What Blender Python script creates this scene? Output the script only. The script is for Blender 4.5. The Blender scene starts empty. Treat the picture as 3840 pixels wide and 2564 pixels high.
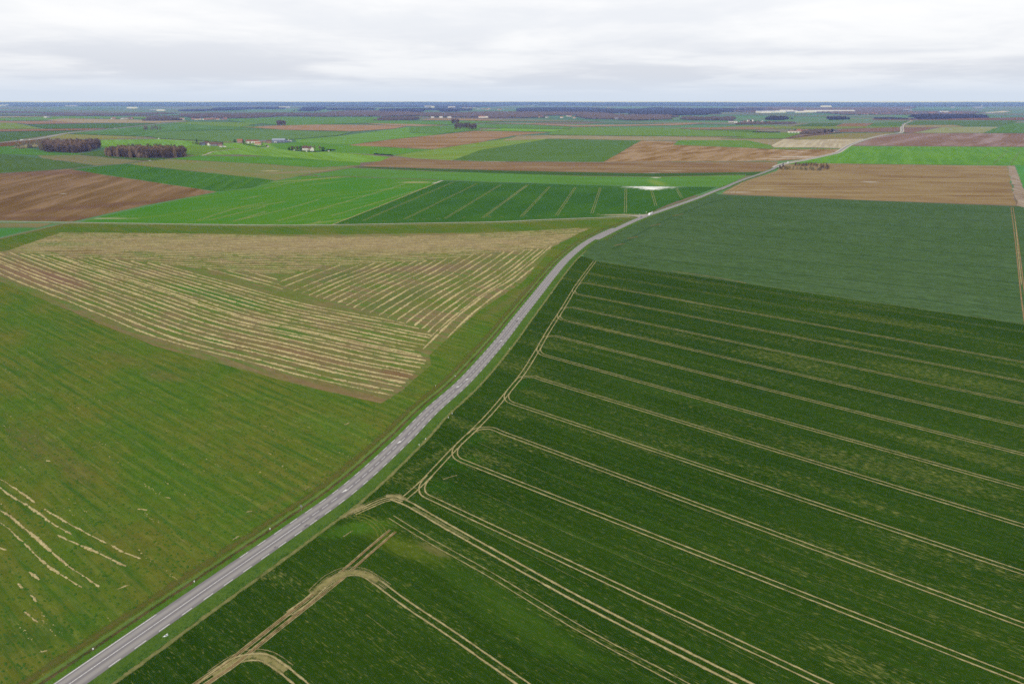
import bpy, bmesh, math, random
import numpy as np
from mathutils import Vector, Matrix
from mathutils.geometry import tessellate_polygon

random.seed(7); np.random.seed(7)
R = math.radians
SC = bpy.context.scene

# ------------------------------------------------------------------ camera
FPX, HORIZ, HCAM = 2560.0, 381.0, 125.0           # survey camera: focal length (px of a 3840 frame), horizon row, height in metres
PITCH = math.atan((1282 - HORIZ) / FPX)
cam = bpy.data.cameras.new('camera'); cam.lens = 24.0; cam.sensor_width = 36.0; cam.sensor_fit = 'HORIZONTAL'
cam.clip_start = 0.5; cam.clip_end = 150000
camo = bpy.data.objects.new('camera', cam); SC.collection.objects.link(camo)
camo.location = (0, 0, HCAM); camo.rotation_euler = (math.pi/2 - PITCH, 0, 0)
SC.camera = camo

# ------------------------------------------------------------------ sky
SUN_EL, SUN_AZ = R(42), R(215)                     # bright side of the overcast, behind and to the left
W = bpy.data.worlds.new('World'); SC.world = W; W.use_nodes = True
nt = W.node_tree; nt.nodes.clear()
def wn(t, **k):
    n = nt.nodes.new(t)
    for a, b in k.items(): setattr(n, a, b)
    return n
def wl(a, b): nt.links.new(a, b)
def wmath(op, a, b=None, c=None, clamp=False):
    n = wn('ShaderNodeMath', operation=op, use_clamp=clamp)
    for i, v in enumerate((a, b, c)):
        if v is None: continue
        if isinstance(v, (int, float)): n.inputs[i].default_value = v
        else: wl(v, n.inputs[i])
    return n.outputs[0]
def wmix(f, a, b):
    n = wn('ShaderNodeMix', data_type='RGBA')
    for s, v in ((0, f), (6, a), (7, b)):
        if isinstance(v, (int, float)): n.inputs[s].default_value = v
        elif isinstance(v, tuple): n.inputs[s].default_value = (*v, 1)
        else: wl(v, n.inputs[s])
    return n.outputs[2]
tc = wn('ShaderNodeTexCoord'); sx = wn('ShaderNodeSeparateXYZ'); wl(tc.outputs['Generated'], sx.inputs[0])
zc = wmath('MAXIMUM', sx.outputs[2], 0.0)
zd = wmath('ADD', zc, 0.075)
cv = wn('ShaderNodeCombineXYZ'); wl(wmath('DIVIDE', sx.outputs[0], zd), cv.inputs[0]); wl(wmath('DIVIDE', sx.outputs[1], zd), cv.inputs[1])
def wnoise(scale, det, rough, off):
    m = wn('ShaderNodeMapping'); wl(cv.outputs[0], m.inputs[0]); m.inputs['Location'].default_value = off
    n = wn('ShaderNodeTexNoise'); wl(m.outputs[0], n.inputs['Vector']); n.inputs['Scale'].default_value = scale
    n.inputs['Detail'].default_value = det; n.inputs['Roughness'].default_value = rough; n.inputs['Distortion'].default_value = 0.4
    return n.outputs[0]
n1 = wnoise(0.36, 7, 0.52, (3.1, 7.7, 0)); n2 = wnoise(1.15, 6, 0.6, (9.3, 1.2, 4.0))
cl = wmath('ADD', wmath('MULTIPLY', n1, 0.75), wmath('MULTIPLY', n2, 0.25))
# overcast deck: white and thin overhead, its undersides greyer and lavender low down where one looks along it
lowdeck = wn('ShaderNodeMapRange', interpolation_type='SMOOTHSTEP'); wl(zc, lowdeck.inputs[0])
lowdeck.inputs[1].default_value = 0.025; lowdeck.inputs[2].default_value = 0.105
ct = wn('ShaderNodeMapRange', interpolation_type='SMOOTHSTEP'); wl(cl, ct.inputs[0]); ct.inputs[1].default_value = 0.40; ct.inputs[2].default_value = 0.60
dark = wmix(lowdeck.outputs[0], (0.70, 0.735, 0.815), (0.875, 0.898, 0.945))
lite = wmix(lowdeck.outputs[0], (0.905, 0.925, 0.965), (1.03, 1.03, 1.035))
deck = wmix(ct.outputs[0], dark, lite)
hz = wn('ShaderNodeMapRange', interpolation_type='SMOOTHSTEP'); wl(zc, hz.inputs[0]); hz.inputs[1].default_value = 0.0; hz.inputs[2].default_value = 0.042
sky_col = wmix(hz.outputs[0], (0.67, 0.755, 0.885), deck)
bg1 = wn('ShaderNodeBackground'); wl(sky_col, bg1.inputs[0]); bg1.inputs[1].default_value = 1.0
nish = wn('ShaderNodeTexSky', sky_type='NISHITA', sun_disc=False, sun_elevation=SUN_EL, sun_rotation=SUN_AZ)
bg2 = wn('ShaderNodeBackground'); wl(nish.outputs[0], bg2.inputs[0]); bg2.inputs[1].default_value = 0.10
ms = wn('ShaderNodeMixShader'); ms.inputs[0].default_value = 0.96; wl(bg2.outputs[0], ms.inputs[1]); wl(bg1.outputs[0], ms.inputs[2])
wo = wn('ShaderNodeOutputWorld'); wl(ms.outputs[0], wo.inputs[0])

sun = bpy.data.lights.new('sun', 'SUN'); sun.energy = 1.4; sun.angle = R(30); sun.color = (1, 0.97, 0.92)
suno = bpy.data.objects.new('sun', sun); SC.collection.objects.link(suno)
sd = Vector((math.sin(SUN_AZ)*math.cos(SUN_EL), math.cos(SUN_AZ)*math.cos(SUN_EL), math.sin(SUN_EL)))
suno.rotation_euler = sd.to_track_quat('Z', 'Y').to_euler()

SC.view_settings.view_transform = 'Standard'; SC.view_settings.look = 'None'
SC.view_settings.exposure = 0.0; SC.view_settings.gamma = 1.0; SC.view_settings.use_curve_mapping = False
SC.render.engine = 'CYCLES'
cy = SC.cycles; cy.use_denoising = False; cy.filter_width = 1.65; cy.max_bounces = 5; cy.diffuse_bounces = 2; cy.glossy_bounces = 2
cy.transparent_max_bounces = 16; cy.volume_bounces = 0; cy.use_adaptive_sampling = True; cy.adaptive_threshold = 0.008
try: cy.denoiser = 'OPENIMAGEDENOISE'; cy.denoising_input_passes = 'RGB_ALBEDO_NORMAL'; cy.denoising_prefilter = 'NONE'
except Exception: pass

# ------------------------------------------------------------------ survey helpers: map sheet coordinates to metres on the ground
FRM = {'W': (0, 0, 2348/3840), 'A': (0, 350, 2.349), 'B': (900, 350, 2.349), 'C': (1800, 350, 2.349), 'D': (2700, 350, 2349/1140),
       'E': (0, 800, 2265/1300), 'F': (1100, 800, 2265/1300), 'G': (2300, 700, 2349/1540), 'H': (0, 1600, 2115/1300),
       'I': (900, 1600, 2115/1300), 'J': (2100, 1600, 1.35), 'X': (600, 850, 2.85), 'K': (1000, 1750, 3.136), 'S': (1500, 1550, 5.2275)}
for _k in range(8): FRM['Z%d' % _k] = (480*_k, 370, 2349/480)
def G(F, x, y):
    x0, y0, s = FRM[F]; u, v = x0 + x/s, y0 + y/s
    dx, dy = (u - 1920)/FPX, -(v - 1282)/FPX
    d = (dx, math.cos(PITCH) + math.sin(PITCH)*dy, -math.sin(PITCH) + math.cos(PITCH)*dy)
    t = -HCAM/d[2]
    return np.array((d[0]*t, d[1]*t))
def P(*a):
    """P('A', x,y, x,y, 'B', x,y ...) -> list of ground points in metres"""
    out, F, i = [], None, 0
    while i < len(a):
        if isinstance(a[i], str): F = a[i]; i += 1
        else: out.append(G(F, a[i], a[i+1])); i += 2
    return out

def catmull(pts, step=3.0):
    pts = [np.asarray(p, float) for p in pts]
    if len(pts) == 2:
        n = max(2, int(np.linalg.norm(pts[1]-pts[0])/step)+1)
        return np.array([pts[0]+(pts[1]-pts[0])*t for t in np.linspace(0, 1, n)])
    q = [2*pts[0]-pts[1]] + pts + [2*pts[-1]-pts[-2]]
    out = []
    for i in range(1, len(q)-2):
        p0, p1, p2, p3 = q[i-1:i+3]
        d01, d12, d23 = [max(1e-3, np.linalg.norm(b-a))**0.5 for a, b in ((p0, p1), (p1, p2), (p2, p3))]
        m1 = (p1-p0)/d01 - (p2-p0)/(d01+d12) + (p2-p1)/d12
        m2 = (p2-p1)/d12 - (p3-p1)/(d12+d23) + (p3-p2)/d23
        m1, m2 = m1*d12, m2*d12
        for t in np.linspace(0, 1, 24, endpoint=False):
            out.append((2*t**3-3*t*t+1)*p1 + (t**3-2*t*t+t)*m1 + (-2*t**3+3*t*t)*p2 + (t**3-t*t)*m2)
    out.append(pts[-1]); out = np.array(out)
    s = np.concatenate([[0], np.cumsum(np.linalg.norm(np.diff(out, axis=0), axis=1))])
    n = max(2, int(s[-1]/step)+1); ss = np.linspace(0, s[-1], n)
    return np.stack([np.interp(ss, s, out[:, k]) for k in (0, 1)], 1)
def normals(p):
    t = np.gradient(p, axis=0); t /= np.linalg.norm(t, axis=1)[:, None] + 1e-9
    return np.stack([t[:, 1], -t[:, 0]], 1)          # points to the right of travel
def inside(p, poly):
    x, y = p[..., 0], p[..., 1]; c = np.zeros(x.shape, bool); n = len(poly)
    for i in range(n):
        x1, y1 = poly[i]; x2, y2 = poly[i-1]
        c ^= ((y1 > y) != (y2 > y)) & (x < (x2-x1)*(y-y1)/((y2-y1) or 1e-9) + x1)
    return c

# ------------------------------------------------------------------ object helpers
COL = SC.collection
def link(name, me, mat=None, parent=None):
    o = bpy.data.objects.new(name, me); COL.objects.link(o)
    if mat is not None and me is not None and not me.materials: me.materials.append(mat)
    if parent is not None: o.parent = parent
    return o
def tag(o, label=None, cat=None, group=None, kind=None):
    if label: o['label'] = label
    if cat: o['category'] = cat
    if group: o['group'] = group
    if kind: o['kind'] = kind
    return o
def empty(name, loc, rz=0):
    o = bpy.data.objects.new(name, None); COL.objects.link(o); o.location = loc; o.rotation_euler = (0, 0, rz); o.empty_display_size = 0.5
    return o
def mesh(name, V, F, uv=None, smooth=False):
    me = bpy.data.meshes.new(name); me.from_pydata([tuple(map(float, v)) for v in V], [], F)
    if uv is not None:
        l = me.uv_layers.new(name='UVMap'); idx = np.zeros(len(me.loops), int); me.loops.foreach_get('vertex_index', idx)
        l.data.foreach_set('uv', np.asarray(uv, float)[idx].ravel())
    if smooth: me.polygons.foreach_set('use_smooth', [True]*len(me.polygons))
    me.update(); return me
def poly_mesh(name, pts, z):
    q = []; rj = np.random.RandomState(int(abs(pts[0][0]*7+pts[0][1])) % 9973); pts = [np.asarray(p, float) for p in pts]
    for i in range(len(pts)):
        a, b = pts[i], pts[(i+1) % len(pts)]; L = np.linalg.norm(b-a); D = np.linalg.norm((a+b)/2); n = int(min(40, L/max(9.0, D/70))); q.append(a)
        t = (b-a)/(L+1e-9)
        for k in range(1, n): q.append(a+(b-a)*(k/n)+np.array((-t[1], t[0]))*rj.normal(0, min(4.0, 0.0006*D+0.12)))
    V = [(p[0], p[1], z) for p in q]
    tri = tessellate_polygon([[Vector(v) for v in V]])
    F = []
    for t in tri:
        a, b, c = [np.array(V[i][:2]) for i in t]
        cr = (b[0]-a[0])*(c[1]-a[1])-(b[1]-a[1])*(c[0]-a[0])
        F.append(tuple(t) if cr > 0 else tuple(reversed(t)))
    return mesh(name, V, F)
def sweep(name, pts, prof, jitter=0.0, seed=0, smooth=False):
    """sweep a cross-section [(offset to the right, z)] along a ground line"""
    rs = np.random.RandomState(seed); n = normals(pts); m = len(prof)
    V = []; UV = []; s = np.concatenate([[0], np.cumsum(np.linalg.norm(np.diff(pts, axis=0), axis=1))])
    for i in range(len(pts)):
        for j, (o, z) in enumerate(prof):
            k = rs.uniform(-jitter, jitter) if jitter else 0
            q = pts[i] + n[i]*(o+k); V.append((q[0], q[1], z)); UV.append((j/(m-1), s[i]))
    F = []
    for i in range(len(pts)-1):
        for j in range(m-1):
            a = i*m+j; F.append((a, a+1, a+m+1, a+m))
    me = mesh(name, V, F, UV, smooth)
    if len(me.polygons) and me.polygons[0].normal.z < 0: me.flip_normals()
    return me

# ------------------------------------------------------------------ material helpers
class NT:
    def __init__(s, name):
        s.m = bpy.data.materials.new(name); s.m.use_nodes = True; s.t = s.m.node_tree; s.t.nodes.clear()
        s.out = s.n('ShaderNodeOutputMaterial'); s._pos = None
    def n(s, t, **k):
        x = s.t.nodes.new(t)
        for a, b in k.items(): setattr(x, a, b)
        return x
    def put(s, sock, v):
        if isinstance(v, (int, float)): sock.default_value = v
        elif isinstance(v, (tuple, list)): sock.default_value = (*v, 1) if len(v) == 3 and sock.type == 'RGBA' else v
        else: s.t.links.new(v, sock)
    def math(s, op, a, b=None, clamp=False):
        x = s.n('ShaderNodeMath', operation=op, use_clamp=clamp); s.put(x.inputs[0], a)
        if b is not None: s.put(x.inputs[1], b)
        return x.outputs[0]
    def mix(s, f, a, b, mode='MIX'):
        x = s.n('ShaderNodeMix', data_type='RGBA', blend_type=mode); s.put(x.inputs[0], f); s.put(x.inputs[6], a); s.put(x.inputs[7], b)
        return x.outputs[2]
    def pos(s):
        if s._pos is None: s._pos = s.n('ShaderNodeNewGeometry').outputs['Position']
        return s._pos
    def mapped(s, ang, sx, sy, off=(0, 0)):
        """coordinates turned so that x runs along the heading ang; lengths sx along, sy across"""
        v = s.n('ShaderNodeVectorRotate', rotation_type='Z_AXIS'); s.put(v.inputs['Vector'], s.pos()); v.inputs['Angle'].default_value = -ang
        m = s.n('ShaderNodeMapping'); s.put(m.inputs[0], v.outputs[0])
        m.inputs['Scale'].default_value = (1/sx, 1/sy, 1); m.inputs['Location'].default_value = (off[0], off[1], 0)
        return m.outputs[0]
    def noise(s, vec, scale=1.0, det=3.0, rough=0.55, dist=0.0):
        x = s.n('ShaderNodeTexNoise'); s.put(x.inputs['Vector'], vec); x.inputs['Scale'].default_value = scale
        x.inputs['Detail'].default_value = det; x.inputs['Roughness'].default_value = rough; x.inputs['Distortion'].default_value = dist
        return x.outputs[0]
    def step(s, v, a, b):
        x = s.n('ShaderNodeMapRange', interpolation_type='SMOOTHSTEP'); s.put(x.inputs[0], v); x.inputs[1].default_value = a; x.inputs[2].default_value = b
        return x.outputs[0]
    def diffuse(s, col, rough=0.6):
        d = s.n('ShaderNodeBsdfDiffuse'); s.put(d.inputs[0], col); d.inputs[1].default_value = rough; return d
    def done(s, sh): s.t.links.new(sh.outputs[0], s.out.inputs[0]); return s.m

def sr(r, g, b):                                   # reflectance from an 8-bit colour
    f = lambda c: (c/255/12.92) if c <= 10 else ((c/255+0.055)/1.055)**2.4
    return (f(r), f(g), f(b))
def lerp(a, b, t): return tuple(x+(y-x)*t for x, y in zip(a, b))

def field_mat(name, c0, c1, ang=0.0, c2=None, patch=70.0, streak=(120, 5), amt=(0.5, 0.75), speck=0.18, ss=0.7, bare=None, blobs=(), rows=None, rows2=None, seed=0, fleck=0.0, tuft=None, dash=None):
    """crop or soil: two tones in drifting patches, streaks along the working direction, plant/clod speckle, named blobs"""
    N = NT(name); rs = random.Random(name+str(seed)); off = (rs.uniform(-50, 50), rs.uniform(-50, 50))
    big = N.noise(N.mapped(ang, patch*1.6, patch, off), 1, 4, 0.6, 0.3)
    col = N.mix(N.step(big, 0.34, 0.66), c0, c1)
    st = N.noise(N.mapped(ang, streak[0], streak[1], off), 1, 4, 0.62)
    st2 = N.noise(N.mapped(ang, streak[0]*0.35, streak[1]*0.25, off), 1, 2, 0.5)
    col = N.mix(N.math('MULTIPLY', N.step(st, amt[0], amt[1]), N.math('ADD', 0.25, N.math('MULTIPLY', st2, 1.1)), True), col, c2 or lerp(c0, c1, 1.6))
    if bare:                                       # (colour, length, width, lo, hi, strength): thin places where soil or straw shows
        b = N.noise(N.mapped(ang, bare[1], bare[2], (off[1], off[0])), 1, 5, 0.6, 0.2)
        g = N.noise(N.mapped(ang, 2.2, 0.55, off), 1, 3, 0.7)
        k = N.math('MULTIPLY', N.step(b, bare[3], bare[4]), N.step(g, 0.36, 0.66))
        col = N.mix(N.math('MULTIPLY', k, bare[5]), col, bare[0])
    M = 0.0
    for (pt, a, rx, ry, c, strg, *hard) in blobs:
        v = N.n('ShaderNodeVectorMath', operation='SUBTRACT'); N.put(v.inputs[0], N.pos()); v.inputs[1].default_value = (pt[0], pt[1], 0)
        r_ = N.n('ShaderNodeVectorRotate', rotation_type='Z_AXIS'); N.put(r_.inputs['Vector'], v.outputs[0]); r_.inputs['Angle'].default_value = -a
        m = N.n('ShaderNodeMapping'); N.put(m.inputs[0], r_.outputs[0]); m.inputs['Scale'].default_value = (1/rx, 1/ry, 0)
        l = N.n('ShaderNodeVectorMath', operation='LENGTH'); N.put(l.inputs[0], m.outputs[0])
        g = N.noise(N.mapped(ang, max(rx*0.35, 1.5), max(ry*0.22, 0.6), off), 1, 4, 0.65)
        d = N.math('ADD', l.outputs['Value'], N.math('MULTIPLY', N.math('SUBTRACT', g, 0.5), 1.9))
        h = hard[0] if hard else 0.7
        if not hard and fleck: strg = N.math('MULTIPLY', strg, N.step(N.noise(N.mapped(ang, 8.0, 0.55, off), 1, 4, 0.68), fleck-0.14, fleck+0.14))
        msk = N.math('SUBTRACT', 1, N.step(d, 1-h, 1+h*0.3))
        if c is None: M = N.math('MAXIMUM', M, N.math('MULTIPLY', msk, strg)); continue
        col = N.mix(N.math('MULTIPLY', msk, strg), col, c)
    for rows in [r__ for r__ in (rows, rows2) if r__]:                                       # (spacing, strength, colour): drilled or ploughed rows
        w = N.n('ShaderNodeSeparateXYZ'); N.put(w.inputs[0], N.mapped(ang, 1, 1))
        wob = N.noise(N.mapped(ang, 60, 20, off), 1, 1)
        ph = N.math('MULTIPLY', N.math('ADD', w.outputs[1], N.math('MULTIPLY', wob, rows[0]*1.5)), 2*math.pi/rows[0])
        g = N.noise(N.mapped(ang, rows[0]*6, rows[0]*0.8, off), 1, 2)
        k = N.math('MULTIPLY', N.step(N.math('SINE', ph), 0.1, 0.95), N.math('MULTIPLY', N.step(g, 0.3, 0.7), rows[1]))
        col = N.mix(k, col, rows[2])
    if dash:                                       # (colour, length, width, lo, hi, gain): short pale dashes along the drill, thicker on the ground where the crop is thin
        dn = N.noise(N.mapped(ang, dash[1], dash[2], (off[1]+9, off[0])), 1, 3, 0.6); wide = N.noise(N.mapped(ang, 90, 12, (off[0], off[1]+5)), 1, 4, 0.6)
        tot = N.math('ADD', dn, N.math('MULTIPLY', N.math('MAXIMUM', M, N.math('MULTIPLY', N.step(wide, 0.46, 0.74), 0.75)), dash[5]))
        col = N.mix(N.math('MULTIPLY', N.step(tot, dash[3], dash[4]), 0.85), col, dash[0])
    if tuft:                                       # (colour, length, width, lo, hi, strength): flecks of lighter or drier plants
        k = N.step(N.noise(N.mapped(ang, tuft[1], tuft[2], (off[1], off[0])), 1, 4, 0.72), tuft[3], tuft[4])
        col = N.mix(N.math('MULTIPLY', k, tuft[5]), col, tuft[0])
    f1 = N.noise(N.mapped(ang, ss*2.4, ss, off), 1, 4, 0.75)
    f2 = N.noise(N.mapped(ang, ss*9, ss*4.5, off), 1, 3, 0.6)
    v = N.math('ADD', 1-speck, N.math('MULTIPLY', N.math('ADD', f1, f2), speck))
    v = N.math('MULTIPLY', N.math('POWER', v, 1.6), 1.0)
    cc = N.n('ShaderNodeCombineColor'); [N.put(cc.inputs[i], v) for i in range(3)]
    col = N.mix(1.0, col, cc.outputs[0], 'MULTIPLY')
    return N.done(N.diffuse(col))

def plain(name, col, rough=0.7, var=0.12, scale=1.0, spec=0.25, metal=0.0):
    N = NT(name); n = N.noise(N.pos(), 1/scale, 4, 0.6)
    c = N.mix(n, tuple(x*(1-var) for x in col), tuple(min(1, x*(1+var)) for x in col))
    b = N.n('ShaderNodeBsdfPrincipled'); N.put(b.inputs['Base Color'], c); b.inputs['Roughness'].default_value = rough
    b.inputs['Specular IOR Level'].default_value = spec; b.inputs['Metallic'].default_value = metal
    return N.done(b)

def track_mat(name, ca, cb, lo=0.25, hi=0.75, wear=0.9, alpha=1.0, ns=1.3):
    """ragged-edged strip of worn ground: solid in the middle, dying out at the sides"""
    N = NT(name); uv = N.n('ShaderNodeUVMap'); u = N.n('ShaderNodeSeparateXYZ'); N.put(u.inputs[0], uv.outputs[0])
    d = N.math('SUBTRACT', 1, N.math('ABSOLUTE', N.math('SUBTRACT', N.math('MULTIPLY', u.outputs[0], 2), 1)))
    g = N.noise(N.pos(), ns, 4, 0.7); g2 = N.noise(N.pos(), 0.11, 3, 0.6)
    e = N.math('ADD', d, N.math('MULTIPLY', N.math('SUBTRACT', g, 0.5), wear)); e = N.math('ADD', e, N.math('MULTIPLY', N.math('SUBTRACT', N.noise(N.pos(), 0.22, 3, 0.6), 0.5), 0.9))
    a = N.math('MULTIPLY', N.step(e, lo, hi), N.math('MULTIPLY', N.step(g2, 0.05, 0.42), alpha))
    col = N.mix(N.step(N.noise(N.pos(), 0.6, 4, 0.65), 0.3, 0.7), ca, cb)
    tr = N.n('ShaderNodeBsdfTransparent'); df = N.diffuse(col); mx = N.n('ShaderNodeMixShader'); N.put(mx.inputs[0], a)
    N.t.links.new(tr.outputs[0], mx.inputs[1]); N.t.links.new(df.outputs[0], mx.inputs[2])
    return N.done(mx)

LAYER = [0]
def field(name, label, pts, mat, z):
    o = link(name, poly_mesh(name, pts, z), mat)
    return tag(o, label, 'field', None, 'structure')

_sr0 = sr
def sr(r, g, b, k=0.745): return tuple(k*x for x in _sr0(r, g, b))
STRAW, STRAW2, SOIL, CHALK = sr(196, 182, 132), sr(160, 146, 98), sr(124, 99, 72), sr(206, 204, 196)

# ------------------------------------------------------------------ the ground: one sheet to the horizon
def ground():
    xs = [0]; st = 60
    while xs[-1] < 36000: xs.append(xs[-1]+st); st *= 1.18
    xs = [-x for x in xs[:0:-1]] + xs
    ys = [-1500, -700, -300]; st = 60
    while ys[-1] < 33000: ys.append(ys[-1]+st); st *= 1.10
    V = [(x, y, 0) for y in ys for x in xs]; m = len(xs)
    F = [(j*m+i, j*m+i+1, (j+1)*m+i+1, (j+1)*m+i) for j in range(len(ys)-1) for i in range(m-1)]
    N = NT('patchwork_land')
    def cells(sx, sy, off):
        v = N.n('ShaderNodeTexVoronoi', feature='F1'); N.put(v.inputs['Vector'], N.mapped(R(-8), sx, sy, off)); v.inputs['Scale'].default_value = 1; v.inputs['Randomness'].default_value = 0.8
        return v.outputs['Color']
    s = N.n('ShaderNodeSeparateColor'); N.put(s.inputs[0], cells(900, 420, (3, 8)))
    r = N.n('ShaderNodeValToRGB'); N.put(r.inputs[0], s.outputs[0]); r.color_ramp.interpolation = 'CONSTANT'
    cols = [sr(88, 122, 84), sr(96, 138, 86), sr(112, 132, 96), sr(84, 116, 88), sr(132, 126, 100), sr(100, 140, 84), sr(126, 108, 92)]
    for i, c in enumerate(cols):
        e = r.color_ramp.elements[0] if i == 0 else r.color_ramp.elements.new(i/len(cols)); e.position = i/len(cols); e.color = (*c, 1)
    while len(r.color_ramp.elements) > len(cols): r.color_ramp.elements.remove(r.color_ramp.elements[-1])
    g = N.noise(N.mapped(R(-8), 300, 40), 1, 4)
    col = N.mix(N.math('MULTIPLY', N.step(g, 0.35, 0.7), 0.35), r.outputs[0], sr(120, 128, 90))
    tag(link('ground', mesh('ground', V, F), N.done(N.diffuse(col))), 'green and brown farmland plain reaching to the horizon', 'ground', None, 'structure')
ground()

HZ_D, HZ_C = 6.0e-5, (0.21, 0.37, 1.0)
def thru(c, D):
    """reflectance that reads as colour c through D metres of the scene's air"""
    out = []
    if c[0] > c[1]+14: c = (c[0]-3, c[1]+1, c[2]+3)
    if c[1] > c[0]+12: c = (c[0]+4, c[1]-5, max(0, c[2]-9))
    for v, hc in zip(_sr0(*c), HZ_C):
        T = math.exp(-HZ_D*hc*D); out.append(max(0.012, min(0.85, (v-0.5*(1-T))/T*0.72)))
    return tuple(out)
def tn(r, g, b, D=700): return thru((r, g, b), D)
TIER = {'n': [0.030, 0.006], 'm': [0.09, 0.012], 'f': [0.45, 0.05]}
def zt(t):
    z, d = TIER[t]; TIER[t][0] = z+d; return z
A382 = R(-38.2)                                     # heading of the drilling lines in the big wheat field
# tones
WH = dict(c0=sr(42, 82, 30), c1=sr(50, 92, 36))

# ---- road line (centre), surveyed
ROAD = P('H', 100, 1800, 435, 1567, 1125, 1087, 1820, 605, 2115, 392, 'I', 990, 87, 'F', 905, 1290, 1108, 1110, 1350, 840, 1468, 688, 1590, 535, 1697, 400, 1785, 300, 1905, 200, 1990, 150, 2100, 100,
         'C', 1015, 1290, 1270, 1165, 1430, 1095, 1700, 1000, 1900, 930, 2050, 870, 2200, 812, 'D', 0, 745, 100, 700, 200, 661, 300, 628, 400, 590, 450, 562, 500, 545, 650, 517, 800, 485, 900, 461, 950, 432, 1000, 402,
         1100, 365, 1200, 338, 1300, 318, 1390, 307, 1408, 290, 1406, 265, 1420, 240, 1480, 209)
RL = catmull(ROAD, 2.5)
RS = np.concatenate([[0], np.cumsum(np.linalg.norm(np.diff(RL, axis=0), axis=1))])
RN = normals(RL)
def road_at(pt):
    i = int(np.argmin(np.linalg.norm(RL-np.asarray(pt), axis=1))); return RS[i]
def on_road(s, off=0.0):
    x = np.array([np.interp(s, RS, RL[:, k]) for k in (0, 1)]); n = np.array([np.interp(s, RS, RN[:, k]) for k in (0, 1)]); n /= np.linalg.norm(n)
    return x+n*off, math.atan2(n[0], -n[1]) if False else math.atan2(-(-n[0]), -n[1])
def road_frame(s, off=0.0):
    a = np.array([np.interp(s-1, RS, RL[:, k]) for k in (0, 1)]); b = np.array([np.interp(s+1, RS, RL[:, k]) for k in (0, 1)])
    t = (b-a)/np.linalg.norm(b-a); n = np.array((t[1], -t[0])); c = (a+b)/2+n*off
    return c, math.atan2(t[1], t[0])
S_JUNC = road_at(G('C', 1430, 1092)); S_TREES = road_at(G('D', 450, 562))
def road_pts(s0, s1): return [RL[i] for i in range(0, len(RL), 6) if s0 <= RS[i] <= s1]

# ---- near fields
MEA = field_mat('meadow_green_olive', sr(85, 115, 32), sr(109, 114, 42), R(-38), rows=(4.3, 0.32, sr(136, 138, 66)), rows2=(7.9, 0.22, sr(66, 104, 30)), c2=sr(66, 104, 34), patch=34, streak=(60, 2.2), amt=(0.46, 0.66), speck=0.38, ss=0.7, fleck=0.45, tuft=(sr(146, 146, 74), 4.0, 0.5, 0.56, 0.76, 0.55),
                bare=(sr(150, 144, 86), 26, 1.6, 0.57, 0.74, 0.8), blobs=[
                    (G('H', 200, 100), R(-40), 26, 7, sr(122, 104, 66), 0.5), (G('H', 450, 250), R(-42), 20, 5, sr(118, 106, 62), 0.6), (G('E', 1060, 1060), R(-30), 16, 6, sr(120, 108, 66), 0.6),
                    (G('E', 800, 950), R(-34), 22, 5, sr(116, 108, 60), 0.6), (G('H', 800, 700), R(-30), 22, 8, sr(104, 108, 44), 0.5), (G('F', 300, 1390), R(-30), 26, 9, sr(82, 124, 40), 0.7),
                    (G('H', 1000, 1150), R(34), 30, 7, sr(106, 110, 44), 0.5), (G('I', 500, 320), R(52), 40, 3.5, sr(116, 110, 52), 0.6), (G('F', 640, 1230), R(60), 60, 6, sr(90, 112, 42), 0.6),
                    (G('F', 1500, 520), R(66), 90, 6, sr(122, 112, 66), 0.75), (G('H', 150, 1290), R(20), 14, 6, sr(60, 98, 36), 0.7)])
meadow = field('meadow', 'mown green and olive meadow filling the wedge west of the main road',
      P('W', -260, 1850, -500, 700) + P('A', -400, 1380, 0, 1283, 330, 1200, 640, 1142, 'B', 0, 1166, 700, 1165, 1500, 1150, 2349, 1134, 'C', 500, 1121, 1000, 1101, 1425, 1083) + road_pts(0, S_JUNC-4)[::-1],
      MEA, zt('n'))

STU = field_mat('cut_stubble', tn(116, 122, 64, 450), tn(142, 120, 86, 450), R(-34), c2=sr(88, 126, 44), patch=24, streak=(40, 3), amt=(0.42, 0.66), speck=0.4, ss=0.7, tuft=(sr(160, 148, 98), 2.0, 0.8, 0.52, 0.72, 0.6), blobs=[
    (G('E', 900, 838), R(-38), 150, 6, sr(138, 112, 80), 0.6), (G('F', 250, 1150), R(-28), 60, 6, sr(140, 112, 80), 0.6), (G('E', 150, 380), R(-38), 110, 18, sr(144, 112, 88), 0.7), (G('E', 1900, 900), R(-32), 60, 8, sr(146, 112, 86), 0.6), 
    (G('E', 1500, 205), R(0), 330, 50, sr(158, 140, 100), 0.7), (G('F', 700, 195), R(4), 220, 45, sr(158, 138, 102), 0.7), 
    (G('E', 400, 430), R(-38), 60, 10, sr(134, 104, 82), 0.85), (G('E', 1500, 560), R(-36), 45, 9, sr(74, 120, 40), 0.85), (G('E', 1250, 500), R(-36), 30, 8, sr(78, 122, 42), 0.8),
    (G('E', 1500, 860), R(-32), 22, 6, sr(132, 104, 76), 0.7), (G('F', 680, 1050), R(-30), 14, 5, sr(132, 102, 72), 0.8), (G('E', 1900, 780), R(-34), 26, 6, sr(80, 120, 44), 0.8),
    (G('E', 1400, 830), R(-32), 16, 5, sr(76, 122, 40), 0.8), (G('E', 400, 200), R(-4), 45, 12, sr(98, 122, 54), 0.8), (G('F', 850, 360), R(10), 70, 14, sr(132, 112, 84), 0.85),
    (G('F', 300, 410), R(50), 22, 14, sr(92, 112, 56), 0.7), (G('F', 700, 560), R(60), 40, 14, sr(102, 112, 62), 0.7), (G('E', 560, 250), R(-10), 40, 10, sr(126, 104, 66), 0.8)])
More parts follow.
